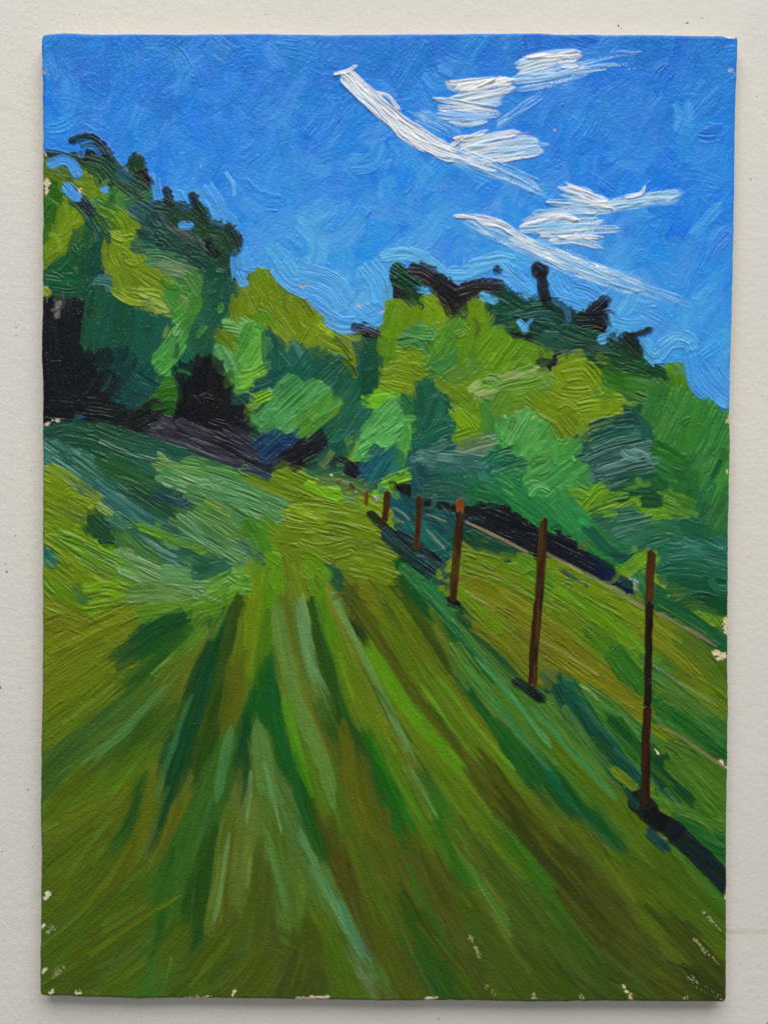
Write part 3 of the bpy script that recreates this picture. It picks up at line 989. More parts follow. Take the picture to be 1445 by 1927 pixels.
def stroke(layer, pts, w, c1, c2=None, t=1.0, d=0.0, o=1.0, s=1.2, hand=False, group=None, relief=True, jit=.16, end=None, rnd=False, solid=False, rough=False):
    p = smooth_path(pts)
    hw = w / 2.0
    pad = hw + 8
    x0, x1 = p[:, 0].min() - pad, p[:, 0].max() + pad
    y0, y1 = p[:, 1].min() - pad, p[:, 1].max() + pad
    i0 = int(max(0, (y0 - 72) / 1816 * NY - 4)); i1 = int(min(NY, (y1 - 58) / 1816 * NY + 6))
    j0 = int(max(0, (x0 - 84) / 1306 * NX - 4)); j1 = int(min(NX, (x1 - 74) / 1286 * NX + 6))
    if i1 <= i0 or j1 <= j0:
        return -1
    gx = X[i0:i1, j0:j1].ravel(); gy = Y[i0:i1, j0:j1].ravel()
    # keep only the grid points near the stroke (coarse test against its chord boxes)
    keep = np.zeros(gx.shape, bool); ch = p[::2] if len(p) > 4 else p
    if not np.array_equal(ch[-1], p[-1]): ch = np.vstack([ch, p[-1]])
    for k in range(len(ch) - 1):
        a = ch[k]; b = ch[k + 1]; L = math.hypot(*(b - a)) + 1e-6
        ux, uy = (b - a) / L
        rx = gx - np.float32(a[0]); ry = gy - np.float32(a[1])
        al = rx * np.float32(ux) + ry * np.float32(uy); cr = ry * np.float32(ux) - rx * np.float32(uy)
        keep |= (np.abs(cr) < pad + 2) & (al > -pad) & (al < L + pad)
    sel = np.nonzero(keep)[0]
    if len(sel) == 0:
        return -1
    gx = gx[sel]; gy = gy[sel]
    wj = j1 - j0
    R_ = i0 + sel // wj; Q_ = j0 + sel % wj
    best = np.full(gx.shape, 1e9, np.float32); tt = np.zeros_like(gx); sv = np.zeros_like(gx)
    acc = 0.0; n = len(p) - 1
    f32 = np.float32
    for k in range(n):
        a = p[k]; b = p[k + 1]
        dx, dy = b - a; L = math.hypot(dx, dy) + 1e-6
        ux, uy = f32(dx / L), f32(dy / L)
        rx = gx - f32(a[0]); ry = gy - f32(a[1])
        al = rx * ux + ry * uy
        cr = ry * ux - rx * uy
        cl = np.clip(al, f32(0), f32(L))
        dist = (al - cl) ** 2 + cr ** 2
        m = dist < best
        best[m] = dist[m]
        lo = f32(-1e9) if k == 0 else f32(0); hi = f32(1e9) if k == n - 1 else f32(L)
        tt[m] = f32(acc) + np.clip(al[m], lo, hi)
        sv[m] = cr[m]
        acc += L
    LEN = acc
    v = sv / f32(hw)
    f1, f2, f3 = (RNG.random(3) * 200).astype(np.float32)
    corr = 55.0
    svw = sv + 3.2 * (noise(tt / 34 + f3, sv / 30 + f1) - .5)
    bn = noise(svw / 2.15 + f1, tt / 34.0 + f2)
    bw = noise(svw / 7.0 + f2, tt / 60.0 + f3)
    bl = noise(sv / 6.0 + f3, tt / 13.0 + f1)
    live = .25 + 1.0 * sstep(noise(tt / 30 + f2, sv / 13 + f3), .25, .75)     # the bristles bite here and skate there
    bris = .66 * bn + .24 * bw + .10 * bl
    # footprint
    ends = end if end is not None else min(12.0, .35 * w)
    bare = layer == 'bare'
    edge = (1 - np.abs(v)) * hw + (noise(tt / 17 + f2, np.sign(sv) * 3 + f1) - .5) * jit * min(w, 16)
    if s >= 3:
        edge = edge + (bris - .5) * s * 1.3
    if rough:
        edge = edge + (noise(gx / 5.5 + f2, gy / 5.5 + f1) - .5) * min(w, 22) * .55 + (noise(gx / 2.2 + f1, gy / 2.2 + f2) - .5) * 4
    if bare:
        edge = edge + (noise(gx / 4.2 + f1, gy / 4.2 + f3) - .5) * min(w, 12) * 1.3
    ea = sstep(edge, -.25 * s, s + .5)
    rag = (bw - .5) * ends * 1.6 - (v * v) * ends * .9
    if rnd or LEN < .75 * w:
        cap = hw * np.sqrt(np.clip(1 - v * v, 0, 1)) - hw * .25
        rag = cap - ends * .45 + (bw - .5) * 3
    ta = sstep(tt + ends * .4 + rag, 0, 2.0 + s) * sstep(LEN - tt + ends * .55 + rag, 0, 2.5 + s * 1.5 + ends * .25)
    foot = ea * ta
    if d > 0:
        prog = np.clip(tt / max(LEN, 1), 0, 1)
        cut = d * (.55 + .55 * prog)
        grain = noise(gx / 2.1 + f1, gy / 2.1 + f3)
        if bare:
            bris = .5 * bn + .5 * grain
        cov = sstep(.62 * bris + .38 * bw + .22 * (grain - .5), cut * .72 + .06, cut * .72 + .2)
    else:
        cov = 1.0
    al = foot * cov * o
    if al.max() < .02:
        return -1
    ym = float(p[:, 1].mean())
    if bare: c1 = c1 * (.72 if d < .42 else .42)
    if layer == 'fence': c1 = c1 * np.array([.92, 1.08, 1.0], np.float32)
    ca = albedo(c1, ym)
    cb = albedo(c2, ym) if c2 is not None else ca
    mixv = sstep(.6 * bw + .4 * bn, .38, .68)[..., None]
    col = ca * (1 - mixv) + cb * mixv
    col = col * (1 + .30 * (bn - .5) + .14 * (bl - .5))[..., None]
    # wet paint drags a little of what lies beneath
    under = C[R_, Q_]
    drag = (.08 + .20 * (1 - sstep(bris, .3, .55)))[..., None] * (0 if layer in ('fence', 'bare') or solid else 1 if hand else 1.4)
    col = col * (1 - drag) + under * drag
    C[R_, Q_] = under * (1 - al[..., None]) + col * al[..., None]
    if relief:
        hu = H[R_, Q_]
        ridge = np.exp(-((np.abs(v) - .9) * hw / 2.2) ** 2) * (.35 + .9 * noise(tt / 11 + f1, np.sign(sv) * 5 + f3))
        endr = np.exp(-((LEN - tt + rag * .8) / 3.2) ** 2) * (.3 + .9 * bw)
        lump = .5 * (noise(tt / 26 + f3, sv / 18 + f2) - .5)
        h = t * RELIEF * (.55 + 2.5 * (bris - .5) * live + .5 * ridge + .5 * endr + .8 * lump)
        if bare:
            h = -.35 + .3 * (noise(gx / 2.2, gy / 2.2) - .5)
        H[R_, Q_] = hu * (1 - al * .82) + h * al
    sid = len(STROKES)
    STROKES.append((layer, hand, group, w, LEN))
    reg = foot * o > (.5 if d < .3 else .6)
    ID[R_[reg], Q_[reg]] = sid
    return sid

def tone(h, layer, y):
    r, g, b = (int(h[i:i + 2], 16) for i in (0, 2, 4))
    if layer == 'field' and r > 125 and b > .5 * g and r >= .85 * g:
        pass                                            # pale earth lines keep their own tone
    elif layer in ('trees', 'field') and g >= b and max(r, g) > 40 and (max(r, g) - b) > 18:
        if r >= .7 * g and (b < .55 * g or r >= .9 * g):     # olive and yellow earths
            k = (.70 if y < 1100 else .63) if r > .97 * g else .76
            r, g, b = r * k, g * .89, b * (.45 if b < .55 * g else .75)
            if y > 1150: r, g, b = r * 1.06, g * .92, b * .3
        else:
            low = float(np.interp(y, [1080, 1250], [0, 1]))
            r, g, b = r * (.90 + .04 * low), g * (.84 - .12 * low), b * (.88 - .32 * low)
    elif layer == 'sky':
        r, g, b = r * .74, g * .895, b * .97
    return '%02x%02x%02x' % (int(r), int(g), int(b))

def parse(txt, layer=''):
    out = []
    for ln in txt.strip().splitlines():
        f = ln.split(';')
        pts = [tuple(map(float, q.split(','))) for q in f[0].split()]
        ym = sum(q[1] for q in pts) / len(pts)
        cs = [tone(h, layer, ym) for h in f[2].split(',')]
        op = {}
        for tok in f[3].split():
            op[tok[0]] = float(tok[1:])
        out.append((pts, float(f[1]), lin(cs[0]), lin(cs[1]) if len(cs) > 1 else None, op))
    return out

RELIEF = 1.45
E_TOP = np.array([.76, .76, .76]); E_BOT = np.array([.58, .58, .55])
SHEEN = .010
SATUR = 1.0

sky_edge, cloud, trees, field, bare, fence = map(parse, (SKY_EDGE, CLOUD, TREES, FIELD, BARE, FENCE), ('sky', 'cloud', 'trees', 'field', 'bare', 'fence'))

# skyline of the painted trees and the lower edge of the wood, used to sort the first thin coat
SKYLINE = np.array([(60, 285), (120, 290), (165, 280), (200, 290), (222, 318), (245, 305), (262, 296), (282, 330), (300, 380), (320, 370), (345, 395), (365, 372), (390, 415), (430, 425), (450, 470), (452, 510), (500, 506), (520, 530), (575, 558), (624, 600), (650, 620), (715, 615), (724, 580), (735, 510), (800, 505), (850, 535), (920, 530), (975, 550), (1040, 560), (1085, 590), (1140, 565), (1150, 610), (1205, 645), (1235, 685), (1295, 680), (1305, 735), (1372, 772), (1400, 780)], float)
sky_y = np.interp(X, SKYLINE[:, 0], SKYLINE[:, 1])
SKYMASK = Y < sky_y

# --- thin first coat: pigment of the nearest stroke, a trace of the ground canvas
LAYER = np.where(SKYMASK, 0, 1).astype(np.int8)     # 0 sky 1 wood 2 field
allp = []; alld = []; allc = []; alll = []
for lay, lst in ((1, trees), (2, field)):
    for pts, w, c1, c2, op in lst:
        if w < 12:
            continue
        p = smooth_path(pts)
        seg = np.linalg.norm(np.diff(p, axis=0), axis=1); L = seg.sum()
        cum = np.concatenate([[0], np.cumsum(seg)])
        for s_ in np.arange(0, L + 1, 14):
            q = np.array([np.interp(s_, cum, p[:, 0]), np.interp(s_, cum, p[:, 1])])
            q2 = np.array([np.interp(min(s_ + 5, L), cum, p[:, 0]), np.interp(min(s_ + 5, L), cum, p[:, 1])])
            q1 = np.array([np.interp(max(s_ - 5, 0), cum, p[:, 0]), np.interp(max(s_ - 5, 0), cum, p[:, 1])])
            allp.append(q); alld.append(math.atan2(*(q2 - q1)[::-1])); alll.append(lay)
            allc.append(albedo(c1 if c2 is None else c1 * .6 + c2 * .4, q[1]))
allp = np.array(allp, np.float32); alld = np.array(alld); allc = np.array(allc); alll = np.array(alll)
def nearest(px, py):
    return int(np.argmin((allp[:, 0] - px) ** 2 + (allp[:, 1] - py) ** 2))
cell = 8
for gy_ in range(0, NY, cell):
    for gx_ in range(0, NX, cell):
        n_ = nearest(X[min(gy_ + 4, NY - 1), min(gx_ + 4, NX - 1)], Y[min(gy_ + 4, NY - 1), min(gx_ + 4, NX - 1)])
        sl = (slice(gy_, gy_ + cell), slice(gx_, gx_ + cell))
        C[sl] = allc[n_]
        LAYER[sl] = np.where(SKYMASK[sl], 0, alll[n_])

def sky_colour(x, y):
    a = np.array([36, 110, 192.]); b = np.array([46, 123, 208.]); c = np.array([62, 138, 220.]); dd = np.array([70, 148, 226.])
    k = np.interp(y, [60, 180, 330, 500, 620], [0, .7, 1.2, 2.1, 2.6]) + np.interp(x, [80, 500, 800, 1100, 1400], [.0, .1, .1, -.25, -.7]) * np.interp(y, [100, 500], [0, 1])
    k = np.clip(k, 0, 3)
    cs = [a, b, c, dd]
    i = min(int(k), 2)
    return cs[i] * (1 - (k - i)) + cs[i + 1] * (k - i)
def srgb(c):
    c = np.clip(np.array(c, float) / 255, 0, 1)
    return np.where(c <= .04045, c / 12.92, ((c + .055) / 1.055) ** 2.4).astype(np.float32)
for gy_ in range(0, 900, 12):
    pass
sy_, sx_ = np.where(SKYMASK[::6, ::6])
for a_, b_ in zip(sy_ * 6, sx_ * 6):
    sl = (slice(a_, a_ + 6), slice(b_, b_ + 6))
    m_ = SKYMASK[sl]
    C[sl][m_] = albedo(srgb(sky_colour(X[a_, b_], Y[a_, b_])), Y[a_, b_])

# --- sky: many loose arcs, scumbled over one another
def arc(x, y, ang, length, bend):
    pts = []
    for k in (-1, -.33, .33, 1):
        a = ang + bend * k
        pts.append((k * length / 2, bend * length * .5 * (k * k - .4)))
    ca, sa = math.cos(ang), math.sin(ang)
    return [(x + px * ca - py * sa, y + px * sa + py * ca) for px, py in pts]
pool = []
for gy_ in np.arange(70, 790, 25):
    for gx_ in np.arange(85, 1385, 29):
        x = gx_ + RNG.uniform(-14, 14); y = gy_ + RNG.uniform(-12, 12)
        if y < np.interp(x, SKYLINE[:, 0], SKYLINE[:, 1]) - 4:
            pool.append((x, y))
RNG.shuffle(pool)
for q, (x, y) in enumerate(pool):
    base = sky_colour(x, y)
    r = RNG.random()
    if r < .22: base = base + np.array([10, 6, 3])                 # violet scumble
    elif r < .42: base = base + np.array([-16, -9, -3])            # cobalt
    elif r < .55: base = base + np.array([16, 16, 10])
    base = base + RNG.normal(0, 3.5, 3)
    edge_gap = np.interp(x, SKYLINE[:, 0], SKYLINE[:, 1]) - y
    near = edge_gap < 30
    ang = RNG.choice([-1.05, -.8, -1.25, .75, .2], p=[.34, .2, .16, .2, .1]) + RNG.normal(0, .3)
    ln = RNG.uniform(40, 110) * (.6 if near else 1)
    w = RNG.uniform(22, 48) * (.6 if near else 1)
    c = srgb(base); c2 = srgb(base + RNG.choice([-1, 1]) * RNG.uniform(5, 13))
    stroke('sky', arc(x, y, ang, ln, RNG.normal(0, .30)), w, c, c2, t=RNG.choice([.12, .2, .35, .6, 1.0], p=[.3, .3, .22, .12, .06]), s=RNG.choice([2.0, 4.0, 6.0]), o=RNG.uniform(.45, .85))
# --- filler strokes under the woods and the field
fill = []
for gy_ in np.arange(290, 1885, 26):
    for gx_ in np.arange(84, 1375, 29):
        x = gx_ + RNG.uniform(-11, 11); y = gy_ + RNG.uniform(-10, 10)
        if y > np.interp(x, SKYLINE[:, 0], SKYLINE[:, 1]) + 14:
            fill.append((x, y))
RNG.shuffle(fill)
def unalb(a, y):
    e = np.interp(y, [60, 1890], [1, 0]) * E_TOP + np.interp(y, [60, 1890], [0, 1]) * E_BOT
    return a * e + SHEEN
for x, y in fill:
    n_ = nearest(x, y)
    lay = 'trees' if alll[n_] == 1 else 'field'
    c = unalb(allc[n_], y) * RNG.uniform(.86, 1.16)
    ang = alld[n_] + RNG.normal(0, .12 if lay == 'field' else .25)
    low = y > 1180
    ln = RNG.uniform(60, 130) if low else RNG.uniform(26, 52)
    w = RNG.uniform(16, 26) if low else RNG.uniform(14, 24)
    stroke(lay, arc(x, y, ang, ln, RNG.normal(0, .05 if low else .2)), w, c.astype(np.float32), None, t=.55 if low else .9, s=5 if low else 2, o=.8)
# --- the strokes one can pick out
def lay_down(layer, lst, groups=None, solid=False, rough=False):
    for q, (pts, w, c1, c2, op) in enumerate(lst):
        low = layer == 'field' and np.mean([p[1] for p in pts]) > 1150
        th = op.get('t', 1.0)
        if low and op.get('s', 0) >= 3: th *= .5
        if layer == 'cloud': th *= .8; op['d'] = op.get('d', 0) + .2; op.setdefault('o', .86); c1 = c1 * .92
        if layer == 'sky': th *= .7
        if layer == 'trees' and th <= 1.4: th *= .72
        if layer == 'trees' and c1.max() < .02: op.setdefault('s', 3.2)
        stroke(layer, pts, w, c1, c2, t=th, d=op.get('d', 0), o=op.get('o', 1.0 if layer in ('fence', 'bare') else .93), s=op.get('s', 1.4) * (2.0 if low else 1.0),
               end=min(46.0, .3 * w + 22) if low and op.get('s', 0) >= 3 else (16.0 if layer == 'cloud' and op.get('d', 0) > 0 else None),
               solid=solid, rough=rough, hand=True, rnd=op.get('r', 0) > 0, group=None if groups is None else groups[q])
lay_down('field', field)
# wet-in-wet: in the lower field the long pulls of the brush blend the colours along their own direction
dy_, dx_ = np.mgrid[0:NY:8, 0:NX:8]
ang2 = np.zeros(dy_.shape + (2,))
for a_ in range(dy_.shape[0]):
    for b_ in range(dy_.shape[1]):
        q = alld[nearest(X[dy_[a_, b_], dx_[a_, b_]], Y[dy_[a_, b_], dx_[a_, b_]])]
        ang2[a_, b_] = (math.cos(2 * q), math.sin(2 * q))
for _ in range(4):
    pz = np.pad(ang2, ((1, 1), (1, 1), (0, 0)), mode='edge')
    ang2 = (pz[:-2, 1:-1] + pz[2:, 1:-1] + pz[1:-1, :-2] + pz[1:-1, 2:] + pz[1:-1, 1:-1]) / 5
ANG = .5 * np.arctan2(ang2[..., 1], ang2[..., 0])
ANG = np.repeat(np.repeat(ANG, 8, 0), 8, 1)[:NY, :NX].astype(np.float32)
r0 = int((1120 - 65) / 1816 * NY)
gi, gj = np.mgrid[r0:NY, 0:NX]
ca_, sa_ = np.cos(ANG[r0:]), np.sin(ANG[r0:])
accu = np.zeros(gi.shape + (3,), np.float32); wsum = 0
for k in range(-9, 10):
    wk = math.exp(-(k / 6.0) ** 2); d_ = k * 2.6
    accu += wk * C[np.clip(gi + np.rint(sa_ * d_).astype(int), 0, NY - 1), np.clip(gj + np.rint(ca_ * d_).astype(int), 0, NX - 1)]
    wsum += wk
bl_ = (sstep(Y[r0:], 1130, 1230) * .45 * (X[r0:] < np.interp(Y[r0:], [1100, 1310, 1560, 1700], [830, 1010, 1190, 1380])))[..., None]
C[r0:] = C[r0:] * (1 - bl_) + accu / wsum * bl_
lay_down('trees', trees)
# long thin drags of the brush in the lower field
for k in range(430):
    x = RNG.uniform(85, 1360); y = RNG.uniform(1110, 1870)
    n_ = nearest(x, y)
    if alll[n_] != 2: continue
    a_ = alld[n_] + RNG.normal(0, .03); ln = RNG.uniform(40, 150)
    i_ = int(np.clip((y - 65) / 1816 * NY, 0, NY - 1)); j_ = int(np.clip((x - 80) / 1296 * NX, 0, NX - 1))
    c = unalb(C[i_, j_], y) * RNG.choice([.62, .8, 1.2, 1.42]) * np.array(((1, 1, 1), (1.1, 1, .6), (1.0, 1.04, 1.3))[RNG.integers(3)])
    stroke('field', arc(x, y, a_, ln, RNG.normal(0, .02)), RNG.uniform(5, 14), np.clip(c, 0, 1).astype(np.float32), None, t=RNG.choice([.4, .6, 1.0]), s=3, o=.55, d=RNG.choice([0, .2, .35]))
for pts, w, c1, c2, op in parse(STREAKS, 'streak'):
    stroke('field', pts, w * 1.15, c1, c2, t=.5, d=op.get('d', 0), o=.6, s=max(4.0, op.get('s', 4)), hand=True, end=34)
# small broken dabs picked up from neighbouring colours
for k in range(620):
    x = RNG.uniform(88, 1365); y = RNG.uniform(300, 1130)
    if y < np.interp(x, SKYLINE[:, 0], SKYLINE[:, 1]) + 22: continue
    n_ = nearest(x, y)
    ox, oy = x + RNG.normal(0, 16), y + RNG.normal(0, 14)
    i_ = int(np.clip((oy - 65) / 1816 * NY, 0, NY - 1)); j_ = int(np.clip((ox - 80) / 1296 * NX, 0, NX - 1))
    if SKYMASK[i_, j_]: continue
    c = unalb(C[i_, j_], y) * RNG.choice([.72, .9, 1.0, 1.12, 1.3])
    lay = 'trees' if alll[n_] == 1 else 'field'
    sp = .45 if lay == 'trees' else .15
    stroke(lay, arc(x, y, alld[n_] + RNG.normal(0, sp), RNG.uniform(12, 44), RNG.normal(0, .4)), RNG.uniform(8, 20), np.clip(c, 0, 1).astype(np.float32), None,
           t=RNG.choice([.6, 1.0, 1.5]), s=RNG.choice([1.4, 3.0]), o=RNG.uniform(.5, .9), d=RNG.choice([0, 0, .2, .35]))
lay_down('sky', sky_edge)
for pts, w, c1, c2, op in parse(CLOUD_WASH, 'cloud'):
    stroke('cloud', pts, w, c1, c2, t=.5, d=op.get('d', 0), o=op.get('o', .8), s=5, end=22)
lay_down('trees', parse(TOPS, 'tops'), rough=True)
lay_down('cloud', cloud)
lay_down('bare', bare)
feet = parse(FEET, 'feet')
pale = [(p_, w_ * .85, a_ * .6, None if b_ is None else b_ * .6, dict(o_, o=.78, d=max(.12, o_.get('d', 0)))) for p_, w_, a_, b_, o_ in feet if a_.max() > .15]
lay_down('field', pale)
lay_down('field', [f_ for f_ in feet if f_[2].max() <= .15], solid=True)
lay_down('fence', fence, [0, 1, 2, 3, 3, 4, 4, 5, 5, 5, 6, 7, 8, 9, 10, 11])
# second pass: the far posts' shaded feet and sky glimpses sit on top already
# crumbs of dried paint
for k in range(520):
    x = RNG.uniform(90, 1360); y = RNG.uniform(75, 1870)
    i_ = int(np.clip((y - 65) / 1816 * NY, 3, NY - 4)); j_ = int(np.clip((x - 80) / 1296 * NX, 3, NX - 4))
    r = RNG.choice([1, 1, 1, 2]); amp = RNG.uniform(.6, 1.8)
    gx, gy = np.meshgrid(np.arange(-3, 4), np.arange(-3, 4))
    H[i_ - 3:i_ + 4, j_ - 3:j_ + 4] += amp * np.exp(-((gx + RNG.normal(0, .3)) ** 2 + gy ** 2) / (1.1 * r)).astype(np.float32)
# weave of the linen under thin paint
wv = (noise(X / 2.2 + 7, Y / 2.2 + 3) - .5) * (.62 + .28 * sstep(Y, 1000, 1300)) + (noise(X / 4.4 + 70, Y / 4.4 + 13) - .5) * .30
H += wv.astype(np.float32)
H = np.clip(H, -1.2, 9)
Hs = H.copy()
Hs[1:-1, 1:-1] = (H[1:-1, 1:-1] * 9 + H[:-2, 1:-1] + H[2:, 1:-1] + H[1:-1, :-2] + H[1:-1, 2:]) / 13
H = Hs
# paint thins out over the turned edge
ed = np.minimum(np.minimum(X - LEFT[:, None], RIGHT[:, None] - X), np.minimum(Y - TOP[None, :], BOT[None, :] - Y))
H = H - 3.0 * (1 - sstep(ed, 0, 5.0)) ** 2

# ------------------------------------------------------------------ materials
def new_mat(name):
    m = bpy.data.materials.new(name); m.use_nodes = True
    nt = m.node_tree
    return m, nt, nt.nodes["Principled BSDF"]
def paint_material():
    m, nt, b = new_mat("oil_paint")
    at = nt.nodes.new("ShaderNodeAttribute"); at.attribute_name = "pigment"
    nt.links.new(at.outputs["Color"], b.inputs["Base Color"])
    nr = nt.nodes.new("ShaderNodeAttribute"); nr.attribute_name = "relief_normal"
    tc = nt.nodes.new("ShaderNodeTexCoord")
    nz = nt.nodes.new("ShaderNodeTexNoise"); nz.inputs["Scale"].default_value = 2600
    nz.inputs["Detail"].default_value = 2
    nt.links.new(tc.outputs["Object"], nz.inputs["Vector"])
    bp = nt.nodes.new("ShaderNodeBump"); bp.inputs["Strength"].default_value = .25
    bp.inputs["Distance"].default_value = .00012
    nt.links.new(nz.outputs["Fac"], bp.inputs["Height"])
    nt.links.new(nr.outputs["Vector"], bp.inputs["Normal"])
    nt.links.new(bp.outputs["Normal"], b.inputs["Normal"])
    nz2 = nt.nodes.new("ShaderNodeTexNoise"); nz2.inputs["Scale"].default_value = 60
    nz2.inputs["Detail"].default_value = 4
    nt.links.new(tc.outputs["Object"], nz2.inputs["Vector"])
    mr = nt.nodes.new("ShaderNodeMapRange")
    mr.inputs["From Min"].default_value = .3; mr.inputs["From Max"].default_value = .7
    mr.inputs["To Min"].default_value = .24; mr.inputs["To Max"].default_value = .40
    nt.links.new(nz2.outputs["Fac"], mr.inputs["Value"])
    nt.links.new(mr.outputs["Result"], b.inputs["Roughness"])
    b.inputs["Specular IOR Level"].default_value = .24
    return m
PAINT = paint_material()
def linen_material():
    m, nt, b = new_mat("primed_linen")
    tc = nt.nodes.new("ShaderNodeTexCoord")
    wvn = nt.nodes.new("ShaderNodeTexNoise"); wvn.inputs["Scale"].default_value = 900
    nt.links.new(tc.outputs["Object"], wvn.inputs["Vector"])
    rp = nt.nodes.new("ShaderNodeValToRGB")
    rp.color_ramp.elements[0].color = (.50, .42, .31, 1); rp.color_ramp.elements[1].color = (.72, .65, .53, 1)
    nt.links.new(wvn.outputs["Fac"], rp.inputs["Fac"])
    nt.links.new(rp.outputs["Color"], b.inputs["Base Color"])
    bp = nt.nodes.new("ShaderNodeBump"); bp.inputs["Strength"].default_value = .4; bp.inputs["Distance"].default_value = .0003
    nt.links.new(wvn.outputs["Fac"], bp.inputs["Height"]); nt.links.new(bp.outputs["Normal"], b.inputs["Normal"])
    b.inputs["Roughness"].default_value = .85
    return m
LINEN = linen_material()
def wall_material():
    m, nt, b = new_mat("painted_plaster")
    N = nt.nodes; Lk = nt.links
    tc = N.new("ShaderNodeTexCoord")
    n1 = N.new("ShaderNodeTexNoise"); n1.inputs["Scale"].default_value = 520; n1.inputs["Detail"].default_value = 5; n1.inputs["Roughness"].default_value = .6
    n2 = N.new("ShaderNodeTexNoise"); n2.inputs["Scale"].default_value = 9; n2.inputs["Detail"].default_value = 3
    n3 = N.new("ShaderNodeTexNoise"); n3.inputs["Scale"].default_value = 160; n3.inputs["Detail"].default_value = 4
    for n in (n1, n2, n3): Lk.new(tc.outputs["Object"], n.inputs["Vector"])
    rp = N.new("ShaderNodeValToRGB")
    rp.color_ramp.elements[0].position = .3; rp.color_ramp.elements[1].position = .7
    rp.color_ramp.elements[0].color = (.735, .72, .675, 1); rp.color_ramp.elements[1].color = (.78, .76, .70, 1)
    Lk.new(n2.outputs["Fac"], rp.inputs["Fac"])
    # a fine old seam runs across the wall low on the right
    sx = N.new("ShaderNodeSeparateXYZ"); Lk.new(tc.outputs["Object"], sx.inputs[0])
    sm = N.new("ShaderNodeMath"); sm.operation = 'MULTIPLY_ADD'; sm.inputs[1].default_value = .0035; sm.inputs[2].default_value = .0
    Lk.new(n2.outputs["Fac"], sm.inputs[0])
    ad = N.new("ShaderNodeMath"); ad.operation = 'ADD'; Lk.new(sx.outputs["Z"], ad.inputs[0]); Lk.new(sm.outputs[0], ad.inputs[1])
    sb = N.new("ShaderNodeMath"); sb.operation = 'SUBTRACT'; Lk.new(ad.outputs[0], sb.inputs[0]); sb.inputs[1].default_value = -.1585
    ab = N.new("ShaderNodeMath"); ab.operation = 'ABSOLUTE'; Lk.new(sb.outputs[0], ab.inputs[0])
    mr = N.new("ShaderNodeMapRange"); mr.inputs["From Min"].default_value = .0001; mr.inputs["From Max"].default_value = .0014
    mr.inputs["To Min"].default_value = .35; mr.inputs["To Max"].default_value = 0; Lk.new(ab.outputs[0], mr.inputs["Value"])
    xr = N.new("ShaderNodeMapRange"); xr.inputs["From Min"].default_value = .05; xr.inputs["From Max"].default_value = .1; Lk.new(sx.outputs["X"], xr.inputs["Value"])
    mu = N.new("ShaderNodeMath"); mu.operation = 'MULTIPLY'; Lk.new(mr.outputs[0], mu.inputs[0]); Lk.new(xr.outputs[0], mu.inputs[1])
    mx = N.new("ShaderNodeMix"); mx.data_type = 'RGBA'
    Lk.new(mu.outputs[0], mx.inputs[0]); Lk.new(rp.outputs["Color"], mx.inputs[6]); mx.inputs[7].default_value = (.50, .40, .31, 1)
    # grey rub marks
    n4 = N.new("ShaderNodeTexNoise"); n4.inputs["Scale"].default_value = 30; n4.inputs["Detail"].default_value = 6; Lk.new(tc.outputs["Object"], n4.inputs["Vector"])
    r4 = N.new("ShaderNodeMapRange"); r4.inputs["From Min"].default_value = .66; r4.inputs["From Max"].default_value = .8; r4.inputs["To Max"].default_value = .16; Lk.new(n4.outputs["Fac"], r4.inputs["Value"])
    mx2 = N.new("ShaderNodeMix"); mx2.data_type = 'RGBA'
    Lk.new(r4.outputs[0], mx2.inputs[0]); Lk.new(mx.outputs[2], mx2.inputs[6]); mx2.inputs[7].default_value = (.5, .5, .47, 1)
    Lk.new(mx2.outputs[2], b.inputs["Base Color"])
    am = N.new("ShaderNodeMath"); am.operation = 'MULTIPLY_ADD'; Lk.new(n3.outputs["Fac"], am.inputs[0]); am.inputs[1].default_value = .8; Lk.new(n1.outputs["Fac"], am.inputs[2])
    bp = N.new("ShaderNodeBump"); bp.inputs["Strength"].default_value = .42; bp.inputs["Distance"].default_value = .0006
    Lk.new(am.outputs[0], bp.inputs["Height"]); Lk.new(bp.outputs["Normal"], b.inputs["Normal"])
    b.inputs["Roughness"].default_value = .75; b.inputs["Specular IOR Level"].default_value = .25
    return m
WALL = wall_material()
def plain(name, c, r=.7):
    m, nt, b = new_mat(name)
    tc = nt.nodes.new("ShaderNodeTexCoord"); n = nt.nodes.new("ShaderNodeTexNoise"); n.inputs["Scale"].default_value = 800
    nt.links.new(tc.outputs["Object"], n.inputs["Vector"])
    rp = nt.nodes.new("ShaderNodeValToRGB")
    rp.color_ramp.elements[0].color = tuple(x * .7 for x in c) + (1,); rp.color_ramp.elements[1].color = tuple(min(1, x * 1.2) for x in c) + (1,)
    nt.links.new(n.outputs["Fac"], rp.inputs["Fac"]); nt.links.new(rp.outputs["Color"], b.inputs["Base Color"])
    b.inputs["Roughness"].default_value = r
    return m

# ------------------------------------------------------------------ the wall
def mesh_obj(name, verts, faces, mat, parent=None, smooth=False):
    me = bpy.data.meshes.new(name)
    me.from_pydata([tuple(v) for v in verts], [], [tuple(f) for f in faces])
    if smooth:
        me.polygons.foreach_set("use_smooth", [True] * len(me.polygons))
    me.materials.append(mat); me.update()
    o = bpy.data.objects.new(name, me); COL.objects.link(o)
    if parent: o.parent = parent
    return o
W0 = DEPTH + .0002
def box(x0, x1, y0, y1, z0, z1):
    v = [(x0, y0, z0), (x1, y0, z0), (x1, y1, z0), (x0, y1, z0), (x0, y0, z1), (x1, y0, z1), (x1, y1, z1), (x0, y1, z1)]
    f = [(0, 1, 5, 4), (1, 2, 6, 5), (2, 3, 7, 6), (3, 0, 4, 7), (4, 5, 6, 7), (3, 2, 1, 0)]
    return v, f
v, f = box(-.8, .8, W0, W0 + .08, -.8, .8)
